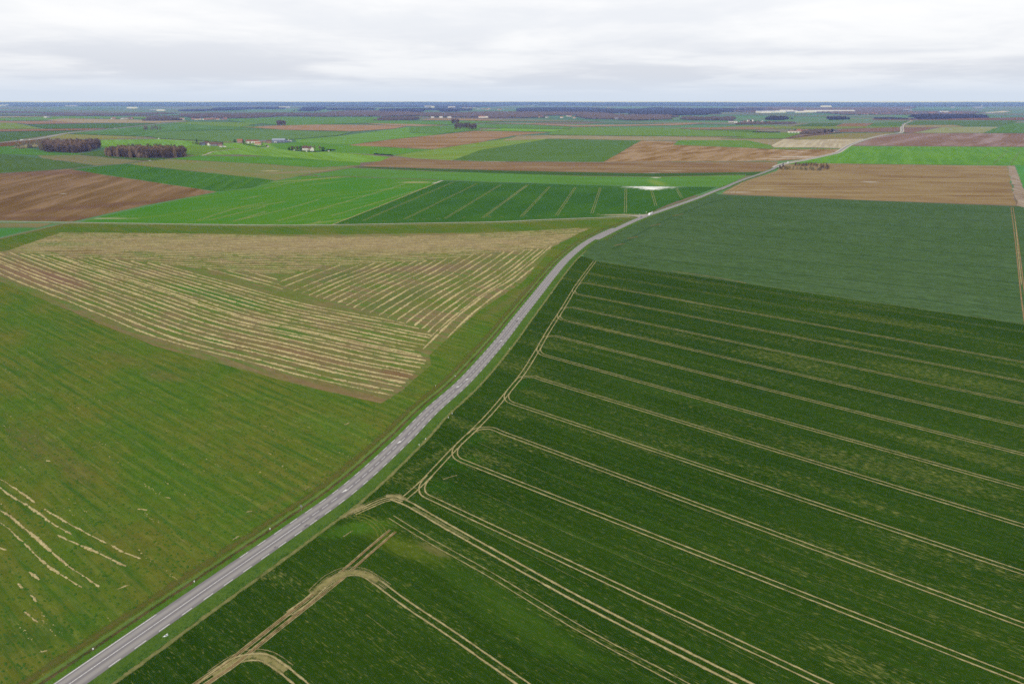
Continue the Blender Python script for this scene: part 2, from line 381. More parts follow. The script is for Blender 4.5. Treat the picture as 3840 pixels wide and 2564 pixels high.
B1 = P('E', -60, 225, 0, 250, 300, 276, 720, 299, 1280, 356, 1650, 386, 1810, 425, 1850, 497, 'F', 335, 602, 455, 645, 725, 718, 870, 768, 910, 797, 870, 850, 830, 905, 875, 975, 800, 1040, 765, 1080, 700, 1142, 650, 1165, 612, 1208, 575, 1246,
       300, 1190, 'E', 2010, 1146, 1500, 1010, 1000, 870, 500, 660, 0, 452, -60, 425)
B2 = P('E', 395, 126, 50, 244, 300, 276, 720, 299, 1280, 356, 1650, 386, 1815, 410, 'F', -60, 405, 120, 366, 280, 342, 540, 325, 960, 302, 1240, 264, 1440, 247, 1570, 237, 1690, 213, 1945, 96, 1500, 118, 1000, 131, 500, 138, 0, 141, 'E', 1200, 133)
B3 = P('F', -80, 425, 120, 366, 280, 342, 540, 325, 960, 302, 1240, 264, 1440, 247, 1570, 237, 1690, 213, 1500, 440, 1200, 640, 880, 925, 845, 888, 900, 800, 870, 768, 725, 712, 455, 640, 330, 596, 130, 545, 20, 515, 'E', 1860, 490, 1815, 425)
ALLB = P('E', 395, 126, 50, 244, 0, 250, -60, 225, -60, 420, 0, 446, 500, 655, 1000, 863, 1500, 998, 2010, 1134, 'F', 300, 1179, 572, 1241, 620, 1212, 720, 1150, 800, 1075, 900, 990, 890, 925, 1200, 650, 1500, 448, 1700, 215, 1950, 94, 1500, 116, 1000, 129, 500, 136, 0, 139, 'E', 1200, 131)
hay = field('hay_field', 'cut hay field of olive stubble striped with pale straw windrows', ALLB, STU, zt('n'))

WB = [(G('G', 1500, 760), R(-36), 55, 8, None, 0.62), (G('G', 1900, 1090), R(-37), 55, 14, None, 0.62), (G('G', 1000, 1000), R(-38), 40, 10, None, 0.62),
      (G('J', 1500, 180), R(-38), 38, 9, None, 0.62), (G('J', 1900, 250), R(-38), 32, 10, None, 0.62), (G('J', 1500, 1200), R(-38), 18, 6, None, 0.62),
      (G('S', 1700, 900), R(-38), 16, 5, None, 0.62), (G('F', 1430, 1320), R(-38), 9, 3, None, 0.62), (G('F', 1580, 1180), R(-38), 12, 4, None, 0.62), (G('F', 1310, 1480), R(-38), 10, 4, None, 0.62),
      (G('I', 1010, 740), R(-30), 16, 4.5, sr(100, 116, 34), 0.7), (G('I', 1800, 1240), R(-38), 24, 6, sr(70, 102, 26), 0.6), (G('I', 1500, 980), R(-38), 26, 6, sr(66, 98, 26), 0.5),
      (G('I', 800, 610), R(0), 9, 5, sr(84, 116, 28), 0.6), (G('I', 700, 620), R(20), 12, 4, sr(74, 112, 30), 0.8), (G('I', 1180, 750), R(-35), 7, 1.8, sr(140, 128, 80), 0.5), (G('S', 150, 1300), R(0), 8, 4, None, 0.62),
      (G('I', 950, 330), R(20), 8, 3, None, 0.62), (G('F', 1450, 1000), R(0), 8, 5, None, 0.62), (G('S', 600, 900), R(50), 22, 3.5, None, 0.62), (G('S', 1350, 950), R(50), 8, 5, sr(46, 84, 14), 0.8),
      (G('S', 1000, 950), R(10), 6, 4, sr(46, 84, 14), 0.8), (G('S', 750, 1450), R(30), 6, 5, sr(46, 84, 14), 0.8), (G('S', 1500, 500), R(50), 8, 5, sr(46, 84, 14), 0.8), (G('F', 1480, 1120), R(50), 9, 5, sr(46, 84, 14), 0.8)]
WHEAT = field_mat('winter_wheat', sr(40, 69, 12), sr(49, 77, 15), A382, c2=sr(57, 87, 22), patch=60, streak=(110, 4), amt=(0.46, 0.74), speck=0.27, ss=0.6, tuft=(sr(72, 98, 34), 2.4, 0.7, 0.52, 0.76, 0.45), dash=(sr(142, 142, 76), 2.4, 0.42, 0.56, 0.80, 0.17),
                  bare=None, rows=(3.0, 0.16, sr(98, 114, 50)), blobs=WB)
wheat = field('wheat_field', 'big dark green wheat field with pale paired wheel tracks beside the road',
      P('W', 1338, 588, 1368, 598, 1800, 662, 2348, 742, 3300, 882, 3300, 2100, -260, 1850) + road_pts(0, road_at(G('W', 1330, 585))), WHEAT, zt('n'))

RAPE = field_mat('oilseed_rape', tn(77, 113, 80), tn(85, 119, 88), R(-30), c2=tn(66, 100, 68), patch=90, streak=(60, 2.4), amt=(0.42, 0.72), speck=0.6, ss=1.3, rows=(3.4, 0.45, tn(56, 94, 66)), tuft=(tn(44, 80, 52), 4.0, 1.5, 0.56, 0.68, 0.8), dash=(tn(108, 138, 102), 4.0, 1.2, 0.58, 0.78, 0.06))
rape = field('rapeseed_field', 'blue-green leafy rapeseed field on the far side of the wheat',
      P('W', 1341, 589, 1370, 600, 1800, 664, 2348, 744, 3300, 884, 3300, 520, 'D', 2349, 876, 0, 783, 'C', 2100, 890) + road_pts(road_at(G('W', 1350, 575)), road_at(G('C', 2080, 868)))[::-1], RAPE, zt('n'))

TAN = field_mat('tilled_tan', tn(156, 130, 92), tn(136, 106, 74), R(-1), c2=tn(172, 148, 108), patch=60, streak=(260, 12), amt=(0.42, 0.62), speck=0.14, ss=1.5, rows=(5, 0.22, tn(122, 96, 66)),
                blobs=[(G('D', 1160, 686), 0, 16, 6, CHALK, 0.8), (G('D', 130, 765), 0, 22, 5, CHALK, 0.8), (G('D', 320, 745), 0, 24, 7, tn(196, 184, 150), 0.6)])
tan_f = field('tilled_field', 'tan and brown tilled field behind the rapeseed with a chalky end strip',
      P('D', 10, 776, 1200, 828, 2282, 866, 2222, 562, 1400, 551, 700, 542, 490, 552, 440, 600, 320, 642, 200, 676, 100, 722), TAN, zt('n'))
STRIP = field_mat('chalky_headland', tn(132, 104, 82), tn(150, 122, 98), R(82), c2=tn(186, 172, 152), patch=30, streak=(120, 2.5), amt=(0.45, 0.6), speck=0.2, ss=1.5, rows=(6.0, 0.9, tn(200, 192, 178)))
field('headland_strip', 'brown headland strip with white chalky plough lines at the end of the tan field', P('D', 2224, 560, 2278, 560, 2349, 740, 2420, 905, 2290, 866), STRIP, zt('n'))
field('grass_field', 'small bright green field past the chalky headland strip', P('D', 2282, 560, 2700, 563, 2700, 890, 2424, 900, 2352, 738), field_mat('fresh_grass', sr(78, 138, 58), sr(90, 148, 66), R(80), speck=0.15), zt('n'))

NG = field_mat('wheat_far', tn(58, 108, 42), tn(68, 118, 48), R(55), c2=tn(72, 122, 54), patch=80, streak=(120, 6), speck=0.14, ss=1.0,
               blobs=[(G('C', 1500, 826), R(-2), 42, 22, sr(238, 236, 230, .85), 1.0, 0.9), (G('C', 1510, 842), R(0), 18, 16, sr(240, 238, 232, .85), 1.0, 0.9), (G('C', 1250, 1072), R(4), 28, 7, tn(176, 160, 128), 0.9)])
dwheat = field('wheat_field', 'dark green triangular wheat field with slanting paired tracks above the lane',
      P('B', 815, 1158, 1782, 772, 'C', 0, 782, 540, 797, 1330, 821, 2085, 827, 1980, 868, 1700, 965, 1450, 1068, 1418, 1077, 1000, 1096, 500, 1115, 0, 1133, 'B', 1500, 1145), NG, zt('n'))
LG = field_mat('young_barley', tn(74, 140, 50), tn(86, 142, 58), R(50), c2=tn(130, 158, 88), patch=90, streak=(220, 9), amt=(0.52, 0.72), speck=0.12, ss=1.0, blobs=[
    (G('B', 1550, 785), R(6), 30, 16, tn(176, 166, 122), 0.7), (G('B', 620, 760), R(40), 90, 10, tn(160, 158, 96), 0.6), (G('A', 950, 1103), R(0), 34, 5, tn(190, 180, 150), 0.7)])
lgreen = field('barley_field', 'bright green striped field left of the slanting pale boundary track',
      P('A', 690, 1138, 890, 1088, 1270, 1003, 1920, 872, 'B', 110, 838, 310, 775, 600, 723, 740, 738, 1000, 738, 1500, 757, 1782, 770, 812, 1160, 0, 1160, 'A', 2000, 1156), LG, zt('n'))
field('grass_field', 'mid green field strip behind the triangular wheat field', P('B', 605, 719, 980, 657, 1700, 688, 2349, 706, 'C', 900, 731, 1560, 737, 2349, 721, 'D', 190, 645, 0, 738, 'C', 2090, 823, 1330, 816, 540, 793, 0, 778, 'B', 1782, 766, 1500, 753, 1000, 734, 742, 733),
      field_mat('grass_mid', tn(92, 148, 80), tn(88, 140, 70), R(-3), c2=tn(120, 164, 92), patch=80, streak=(300, 14), speck=0.1, blobs=[(G('C', 1560, 790), R(90), 60, 14, tn(140, 168, 92), 0.6), (G('C', 1550, 744), 0, 10, 8, tn(214, 208, 190), 0.9)]), zt('n'))
field('wheat_field', 'thin dark green crop strip along the near edge of the brown band', P('B', 1060, 647, 1700, 665, 2349, 681, 'C', 750, 694, 1500, 706, 2349, 697, 'D', 340, 607, 330, 628, 190, 640, 'C', 2349, 717, 1560, 733, 900, 727, 0, 701, 'B', 1700, 684, 990, 653),
      field_mat('strip_dark', tn(66, 104, 62), tn(72, 112, 70), R(-3), speck=0.12), zt('n'))
BRN = field_mat('ploughed_brown', tn(132, 100, 70), tn(148, 122, 88), R(-2), c2=tn(166, 138, 104), patch=70, streak=(320, 14), amt=(0.45, 0.65), speck=0.12, ss=1.6,
                blobs=[(G('C', 1540, 703), 0, 20, 8, CHALK, 0.8), (G('C', 1690, 683), 0, 26, 10, tn(190, 176, 150), 0.7), (G('B', 1600, 640), 0, 240, 14, tn(166, 140, 104), 0.6), (G('C', 600, 655), 0, 260, 14, tn(164, 138, 102), 0.6)])
field('ploughed_field', 'long brown ploughed band stretching across to the main road', P('B', 1335, 562, 1600, 582, 2349, 608, 'C', 0, 608, 1090, 612, 2349, 603, 'D', 445, 530, 445, 556, 395, 588, 345, 605, 'C', 2349, 695, 1500, 703, 750, 691, 0, 677, 'B', 2349, 678, 1080, 643), BRN, zt('n'))

# ---- lanes and paths
LANE = track_mat('chalk_lane', sr(196, 188, 172), sr(172, 164, 146), 0.12, 0.3, 0.5)
def ribbon(name, pts, w, z, mat, parent=None, step=4.0, off=0.0, seed=0, jit=0.0):
    q = catmull(pts, step); return link(name, sweep(name, q, [(off-w/2, z), (off, z+0.012), (off+w/2, z)], jit, seed), mat, parent)
lane = ribbon('lane', P('A', -500, 1125, 0, 1130, 650, 1139, 1400, 1150, 2349, 1162, 'B', 700, 1161, 1500, 1147, 2349, 1131, 'C', 500, 1117, 1000, 1098, 1425, 1080), 4.2, 0.16, LANE)
tag(lane, 'pale chalk farm lane running straight across to the road junction', 'lane', None, 'structure')
verge_l = ribbon('grass_verge', P('A', -500, 1140, 0, 1144, 700, 1151, 2349, 1174, 'B', 700, 1173, 1500, 1160, 2349, 1144, 'C', 500, 1131, 1000, 1111, 1400, 1093), 5.0, 0.115, track_mat('verge_lane', sr(98, 116, 58), sr(150, 146, 88), 0.1, 0.4, 0.6))
tag(verge_l, 'thin grass verge with a straw line below the chalk lane', 'verge', None, 'structure')
path = ribbon('path', P('A', -200, 1330, 0, 1282, 300, 1212, 560, 1152, 660, 1137), 4.0, 0.13, track_mat('dirt_path', sr(134, 112, 84), sr(150, 134, 100), 0.1, 0.4, 0.7))
tag(path, 'brown dirt path slanting up to the chalk lane', 'path', None, 'structure')
field('grass_field', 'bright green corner field below the lane beside the dirt path', P('A', -600, 1180, 0, 1190, 320, 1190, 0, 1262, -600, 1400), field_mat('corner_green', sr(76, 138, 56), sr(84, 128, 56), 0, speck=0.15), zt('n')+0.02)
field('stubble_field', 'beige stubble strip along the lane beside the dirt path', P('A', -600, 1135, 0, 1142, 470, 1146, 330, 1186, 0, 1186, -600, 1176), field_mat('corner_beige', sr(146, 130, 90), sr(120, 122, 72), 0, speck=0.15), zt('n')+0.02)

# ---- middle distance fields
def mf(name, label, pts, c0, c1, ang=None, t='m', **k):
    pl = [np.asarray(p) for p in pts]; e = max(((pl[i-1], pl[i]) for i in range(len(pl))), key=lambda q: np.linalg.norm(q[1]-q[0])); la = math.atan2(e[1][1]-e[0][1], e[1][0]-e[0][0])
    D = min(9000, np.linalg.norm(np.mean(pl, 0))); la = la if ang in (None, 0) else R(ang)
    k.setdefault('speck', 0.22); k.setdefault('ss', max(1.6, D/700)); k.setdefault('patch', 90); k.setdefault('streak', (320, 12)); k.setdefault('amt', (0.44, 0.66))
    if c0[1] > c0[0]: k.setdefault('rows', (27, 0.11, thru((min(255, c0[0]+26), min(255, c0[1]+20), c0[2]+14), D)))
    else: k.setdefault('rows', (9, 0.22, thru((c0[0]-16, c0[1]-16, c0[2]-14), D)))
    k.setdefault('c2', thru(tuple(x+7 for x in c1), D))
    return field(name, label, pts, field_mat(name+'_'+label[:18].replace(' ', '_'), thru(c0, D), thru(c1, D), la, **k), zt(t))
mf('ploughed_field', 'big brown ploughed field on the west edge above the lane', P('A', -700, 760, 0, 709, 600, 671, 1910, 868, 1270, 988, 720, 1112, 640, 1130, 0, 1122, -700, 1115), (140, 112, 82), (122, 94, 68), 100, c2=sr(156, 128, 94), streak=(300, 30), amt=(0.4, 0.65),
   rows=(7, 0.2, sr(112, 84, 60)), blobs=[(G('A', 1300, 960), R(38), 260, 26, sr(118, 90, 64), 0.8), (G('A', 400, 1100), R(0), 200, 16, sr(118, 90, 64), 0.7), (G('A', 500, 700), R(10), 120, 60, sr(122, 94, 76), 0.6), (G('A', 560, 885), 0, 5, 4, CHALK, 0.7)])
mf('wheat_field', 'deep green field wedge behind the big brown ploughed field', P('A', 625, 671, 1100, 624, 2349, 758, 'B', 300, 770, 100, 833, 'A', 2000, 858, 1915, 866), (66, 118, 62), (76, 128, 66), 100)
mf('stubble_field', 'olive and tan thin field between two green fields', P('A', 1120, 622, 1450, 582, 2349, 626, 'B', 400, 640, 700, 655, 1060, 637, 600, 714, 310, 770, 'A', 2349, 756), (126, 136, 86), (142, 132, 94), 0, c2=sr(112, 138, 80), blobs=[(G('B', 600, 690), R(30), 120, 24, sr(150, 132, 98), 0.8), (G('B', 270, 685), 0, 20, 10, sr(196, 178, 140), 0.8)])
mf('grass_field', 'dark green band in front of the walled farmhouse with the dark hedge', P('A', 1460, 580, 1760, 549, 2349, 560, 'B', 0, 542, 400, 566, 1060, 613, 1060, 634, 700, 653, 400, 638, 'A', 2349, 624), (84, 140, 68), (92, 148, 72), 0)
mf('grass_field', 'yellow-green meadow around the farm hamlets', P('A', 880, 482, 870, 412, 1400, 404, 1980, 437, 2349, 436, 'B', 300, 440, 330, 488, 960, 530, 1330, 562, 1230, 600, 1060, 612, 400, 565, 0, 541, 'A', 1770, 547, 1640, 545, 1500, 500, 1000, 490), (118, 166, 70), (106, 156, 66), 0, c2=sr(130, 172, 80))
mf('grass_field', 'soft green paddock below the small roofs and tall conifer', P('A', 1640, 472, 1690, 460, 2000, 478, 2130, 490, 1880, 515, 1780, 550, 1640, 545), (112, 152, 82), (104, 146, 76), 0)
mf('grass_field', 'green field between the walled farmhouse and the brown lens field', P('B', 260, 446, 500, 432, 960, 457, 1560, 492, 1690, 496, 1350, 548, 960, 529, 330, 487), (92, 146, 70), (98, 152, 72), 0)
mf('ploughed_field', 'brown ploughed field shaped like a long lens', P('B', 960, 457, 1300, 412, 1800, 361, 2060, 332, 2349, 336, 'C', 620, 345, 300, 375, 0, 431, 'B', 1700, 492, 1000, 462), (162, 134, 106), (146, 112, 88), 4, c2=sr(176, 150, 120), streak=(500, 40))
mf('grass_field', 'olive green field above the brown ploughed band', P('B', 1352, 552, 1700, 496, 'C', 0, 434, 340, 382, 600, 402, 'B', 2349, 477, 1860, 592, 1600, 581), (116, 152, 82), (122, 146, 84), 20, c2=sr(134, 168, 90))
mf('wheat_field', 'grey-green field with faint slanting lines beside the brown field', P('B', 1870, 592, 'C', 0, 502, 590, 405, 1418, 417, 1087, 606, 0, 603), (94, 134, 94), (88, 128, 84), 40, rows=(26, 0.25, sr(74, 112, 72)))
mf('ploughed_field', 'light brown field with paler dry patches beside the main road', P('C', 1420, 418, 1730, 429, 1702, 457, 2349, 482, 'D', 400, 433, 930, 434, 905, 457, 650, 511, 445, 523, 'C', 2349, 598, 1090, 607), (160, 130, 98), (140, 108, 78), 60, c2=sr(174, 148, 114), streak=(160, 30), amt=(0.42, 0.6),
   blobs=[(G('D', 600, 492), 0, 60, 30, sr(198, 188, 172), 0.8), (G('D', 575, 448), R(-60), 60, 9, sr(214, 208, 196), 0.8), (G('D', 480, 506), R(8), 70, 10, sr(206, 196, 178), 0.8)])
mf('grass_field', 'green strip between the pale dry band and the light brown field', P('C', 1732, 428, 1746, 416, 2349, 412, 'D', 395, 404, 400, 420, 920, 428, 930, 433, 400, 431, 'C', 2349, 480, 1704, 455), (92, 146, 88), (110, 146, 92), 0)
mf('dry_grass_field', 'pale brownish dry band with white straw streaks across the middle', P('C', 330, 375, 600, 370, 1300, 378, 2349, 388, 'D', 0, 352, 490, 356, 400, 404, 'C', 2349, 414, 1420, 415, 600, 402, 200, 420), (144, 136, 106), (154, 140, 120), 0, streak=(160, 8), c2=sr(186, 182, 146), amt=(0.5, 0.64))
mf('stubble_field', 'pale cream stubble field beside the road bend', P('D', 397, 405, 490, 354, 570, 354, 575, 361, 1110, 352, 1040, 382, 975, 410, 935, 426, 700, 418, 415, 420), (190, 178, 152), (176, 158, 136), 0, c2=sr(204, 194, 164))
mf('grass_field', 'olive field behind the pale cream stubble', P('D', 512, 352, 740, 326, 960, 310, 1180, 306, 1385, 304, 1300, 314, 1200, 334, 1110, 351, 575, 359), (126, 140, 98), (146, 132, 108), 0)
bend_f = mf('grass_field', 'bright green field on the inside of the road bend', P('D', 490, 547, 660, 521, 800, 492, 910, 470, 960, 440, 1000, 410, 2349, 416, 2800, 418, 2800, 572, 2349, 559, 1400, 549, 700, 540), (92, 148, 82), (104, 158, 84), 62, rows=(30, 0.25, sr(124, 164, 96)))
mf('ploughed_field', 'dark red-brown field beyond the bright green one', P('D', 1030, 404, 1110, 370, 1210, 342, 1300, 324, 1410, 312, 1480, 309, 2349, 311, 2800, 312, 2800, 418, 2349, 414), (140, 112, 104), (150, 124, 116), 0, c2=sr(164, 142, 134), streak=(600, 60))
# far strips to the right
mf('ploughed_field', 'dark brown field left of the climbing road', P('D', 890, 280, 1390, 262, 1395, 296, 1330, 300, 940, 302), (136, 108, 106), (144, 116, 112), 0, 'f')
mf('ploughed_field', 'dark brown wedge right of the climbing road', P('D', 1420, 268, 1690, 264, 1490, 308, 1420, 306), (136, 108, 108), (142, 116, 112), 0, 'f')
mf('stubble_field', 'sage green field with white streaks beyond the dark brown wedge', P('D', 1490, 308, 1720, 264, 2150, 262, 2035, 308), (146, 156, 118), (150, 150, 124), 0, 'f', blobs=[(G('D', 1950, 263), 0, 160, 16, CHALK, 0.9)])
mf('grass_field', 'blue-green field at the far east edge', P('D', 2035, 308, 2155, 262, 2230, 230, 2800, 222, 2800, 308), (94, 138, 104), (98, 140, 108), 0, 'f')
mf('stubble_field', 'pale band behind the dark brown wedge', P('D', 1430, 248, 1800, 246, 1900, 260, 1690, 264, 1425, 266), (156, 146, 122), (150, 140, 118), 0, 'f')
mf('grass_field', 'grey-green field along the skyline end of the road', P('D', 1500, 214, 2300, 214, 2280, 228, 2150, 258, 1900, 258, 1790, 244, 1440, 244), (100, 132, 112), (94, 130, 106), 0, 'f')
mf('ploughed_field', 'plum brown strip in front of the long dark wood', P('D', 1180, 200, 1450, 196, 2020, 192, 2800, 180, 2800, 212, 1490, 208, 1180, 208), (128, 106, 112), (136, 112, 116), 0, 'f')
mf('grass_field', 'green field left of the far climbing road', P('D', 1110, 258, 1190, 232, 1480, 212, 1412, 238, 1398, 260), (92, 130, 102), (98, 134, 104), 0, 'f')
mf('ploughed_field', 'reddish brown lens among far green fields', P('D', 890, 258, 960, 236, 1195, 232, 1120, 258), (150, 122, 108), (146, 116, 104), 0, 'f')
mf('grass_field', 'dark green field behind the white-barn hamlet', P('D', 560, 256, 700, 232, 950, 232, 880, 256), (88, 122, 94), (92, 126, 98), 0, 'f')
mf('grass_field', 'pale green strip behind the white-barn hamlet', P('D', 0, 262, 250, 250, 560, 258, 1400, 258, 1390, 264, 880, 278, 500, 276, 250, 278), (126, 146, 108), (120, 144, 104), 0, 'f')
mf('ploughed_field', 'brown strip left of the white-barn hamlet', P('C', 1750, 310, 2349, 296, 'D', 0, 262, 250, 262, 470, 272, 300, 282, 0, 281, 'C', 2349, 322, 1900, 322), (150, 122, 108), (156, 130, 114), 0, 'f')
mf('wheat_field', 'dark green strip in front of the hedge with scattered bushes', P('C', 1880, 324, 2349, 324, 'D', 0, 284, 300, 284, 260, 302, 0, 302, 'C', 2349, 345, 1900, 345), (94, 130, 104), (98, 134, 100), 0, 'f')
mf('grass_field', 'wide sage green field above the pale dry band', P('C', 620, 345, 780, 322, 860, 302, 1700, 308, 1890, 324, 2349, 346, 'D', 250, 303, 640, 308, 500, 352, 0, 350, 'C', 2349, 385, 1300, 376, 600, 368), (104, 148, 104), (112, 148, 100), 0, 'f')
mf('grass_field', 'bright green sliver above the brown lens field', P('B', 2090, 330, 2349, 310, 'C', 0, 308, 780, 322, 620, 342, 'B', 2349, 334), (122, 172, 98), (116, 166, 94), 0, 'f')
mf('wheat_field', 'teal green field around the two small copses', P('B', 1500, 300, 1850, 290, 2349, 275, 'C', 0, 275, 420, 280, 800, 300, 780, 318, 0, 306, 'B', 2100, 328, 1780, 358, 1500, 350), (98, 142, 106), (104, 148, 104), 0, 'f')
mf('grass_field', 'light green field sloping from the hangar to the brown lens', P('B', 480, 408, 900, 375, 1480, 300, 1520, 350, 1800, 358, 1300, 410, 960, 455, 500, 431), (104, 156, 86), (108, 152, 92), 15, 'm', c2=sr(130, 172, 100))
mf('ploughed_field', 'pinkish brown field behind the lone tree clump', P('B', 40, 300, 330, 286, 700, 278, 1150, 282, 1480, 292, 1350, 315, 1000, 338, 400, 325), (176, 148, 124), (164, 132, 112), 0, 'f')
mf('stubble_field', 'pale pink strip leading to the two small copses', P('B', 1080, 268, 1400, 270, 1850, 285, 1560, 293, 1300, 284), (172, 148, 126), (166, 140, 120), 0, 'f')
mf('wheat_field', 'slate green field behind the farm hamlets', P('A', 1330, 388, 1400, 340, 2349, 318, 'B', 0, 308, 600, 335, 1000, 342, 860, 376, 470, 408, 'A', 2349, 432, 1980, 434, 1400, 400), (98, 138, 104), (106, 146, 108), 0, 'f')
mf('wheat_field', 'slate green field around the bushy mound', P('A', 610, 358, 1000, 322, 1500, 265, 2349, 290, 'B', 0, 300, 'A', 2349, 316, 1400, 338, 1330, 386), (96, 142, 98), (90, 134, 96), 0, 'f', c2=sr(118, 152, 100))
mf('grass_field', 'light green field behind the bushy mound', P('A', 1500, 262, 1700, 252, 2349, 262, 'B', 30, 290, 'A', 2349, 305, 1900, 290), (120, 154, 104), (112, 150, 104), 0, 'f')
mf('grass_field', 'teal green plain behind the lone tree clump', P('A', 2000, 240, 'B', 0, 222, 400, 212, 1250, 210, 1500, 246, 2349, 250, 'B', 1850, 280, 1100, 266, 400, 286, 'A', 2200, 262), (100, 150, 116), (106, 148, 112), 0, 'f')
mf('ploughed_field', 'thin brown strips near the far white sheds', P('B', 1560, 238, 1700, 225, 2050, 228, 2349, 240, 'C', 800, 245, 1100, 252, 0, 244), (160, 136, 118), (166, 142, 122), 0, 'f')
mf('ploughed_field', 'long pinkish brown strip across the far fields', P('C', 0, 264, 500, 270, 850, 284, 1500, 276, 1850, 265, 1990, 268, 1700, 285, 850, 298, 480, 278), (164, 132, 116), (170, 142, 126), 0, 'f')
mf('olive_field', 'olive meadow behind the large left copse', P('A', 430, 402, 470, 370, 610, 360, 1330, 388, 900, 406), (138, 150, 94), (144, 140, 100), 0, 'm')
mf('grass_field', 'green field in front of the large left copse', P('A', -700, 520, 0, 472, 120, 466, 360, 500, 720, 534, 960, 492, 890, 478, 1000, 490, 700, 545, 330, 546, 0, 536, -700, 600), (92, 146, 72), (88, 138, 76), 0, 'm')
mf('wheat_field', 'dark teal field left of the power-pole lane', P('A', -700, 610, 0, 538, 350, 572, 830, 640, 300, 690, 0, 704, -700, 756), (90, 124, 90), (84, 120, 84), 0, 'm')
mf('stubble_field', 'grey tan field below the two copses', P('A', 330, 548, 700, 548, 1260, 596, 1060, 624, 840, 638, 370, 574), (126, 132, 96), (138, 128, 102), 0, 'm')
mf('wheat_field', 'dark green wedge between the two copses', P('A', 700, 535, 970, 492, 1500, 570, 1440, 588, 1270, 594, 710, 545), (82, 116, 76), (86, 122, 80), 0, 'm')
mf('wheat_field', 'dark green field beyond the highway', P('A', -700, 350, 0, 342, 600, 332, 800, 330, 560, 352, 0, 432, -700, 520), (86, 122, 96), (92, 128, 98), 0, 'm')
mf('ploughed_field', 'red-brown strip beyond the highway', P('A', -700, 325, 0, 322, 960, 312, 800, 328, 600, 331, 0, 340, -700, 348), (150, 118, 104), (158, 126, 110), 0, 'f')
mf('grass_field', 'sage field on the far western edge', P('A', -700, 262, 0, 262, 130, 264, 370, 316, 0, 320, -700, 324), (130, 156, 106), (122, 152, 102), 0, 'f')
mf('wheat_field', 'deep green strip ahead of the far brown field', P('A', 240, 278, 1400, 268, 1000, 310, 400, 314), (88, 128, 92), (94, 132, 94), 0, 'f')
mf('ploughed_field', 'dusky pink field on the western plain', P('A', -700, 244, 0, 246, 100, 248, 740, 246, 740, 268, 240, 275, 130, 264, 0, 262), (166, 138, 126), (158, 130, 118), 0, 'f')
mf('stubble_field', 'pale pink strip with white streaks on the western plain', P('A', 400, 240, 560, 225, 800, 228, 1200, 236, 1680, 246, 1400, 264, 740, 266), (176, 158, 138), (168, 152, 130), 0, 'f')
mf('grass_field', 'mint green strip on the western plain', P('A', -300, 222, 0, 220, 600, 205, 1300, 212, 1300, 226, 560, 224, 380, 242, 0, 243, -300, 242), (108, 156, 120), (118, 158, 118), 0, 'f')
mf('stubble_field', 'thin cream strip far on the western plain', P('A', -300, 210, 0, 208, 400, 203, 600, 203, 0, 217, -300, 219), (176, 164, 146), (168, 158, 142), 0, 'f')
mf('ditch_bank', 'red-brown bank below the highway', P('A', -700, 520, 0, 442, 200, 420, 440, 400, 380, 440, 120, 464, 0, 470, -700, 518), (130, 98, 80), (120, 92, 76), 0, 'm')

# ------------------------------------------------------------------ main road
N = NT('worn_asphalt')
uvn = N.n('ShaderNodeUVMap'); us = N.n('ShaderNodeSeparateXYZ'); N.put(us.inputs[0], uvn.outputs[0])
lane_u = N.math('ABSOLUTE', N.math('SUBTRACT', N.math('FRACT', N.math('MULTIPLY', us.outputs[0], 2)), 0.5))   # 0 in the middle of each lane
cmb = N.n('ShaderNodeCombineXYZ'); N.put(cmb.inputs[0], N.math('MULTIPLY', us.outputs[0], 14)); N.put(cmb.inputs[1], N.math('MULTIPLY', us.outputs[1], 0.06))
stn = N.noise(cmb.outputs[0], 1, 4, 0.6)
col = N.mix(N.step(lane_u, 0.10, 0.30), sr(168, 162, 156), sr(136, 130, 130))
col = N.mix(N.math('MULTIPLY', N.step(stn, 0.35, 0.75), 0.28), col, sr(176, 170, 160))
col = N.mix(N.math('MULTIPLY', N.step(N.noise(N.pos(), 0.3, 4, 0.6), 0.58, 0.78), 0.35), col, sr(128, 122, 122))
col = N.mix(N.math('MULTIPLY', N.noise(N.pos(), 2.5, 4, 0.7), 0.22), col, sr(122, 116, 116))
pb = N.n('ShaderNodeBsdfPrincipled'); N.put(pb.inputs['Base Color'], col); pb.inputs['Roughness'].default_value = 0.9; pb.inputs['Specular IOR Level'].default_value = 0.15
ASPH = N.done(pb)
RZ = 0.34
def part_line(s0, s1, step=1):
    i = [k for k in range(len(RL)) if s0 <= RS[k] <= s1]; return RL[i[0]:i[-1]+1:step]
S_END = RS[-1]
near = part_line(0, S_END)
road = tag(link('road', sweep('road', near, [(-3.35, RZ-0.06), (-1.7, RZ-0.01), (0, RZ), (1.7, RZ-0.01), (3.35, RZ-0.06)]), ASPH), 'grey asphalt country road curving from the foreground into the distance', 'road', None, 'structure')

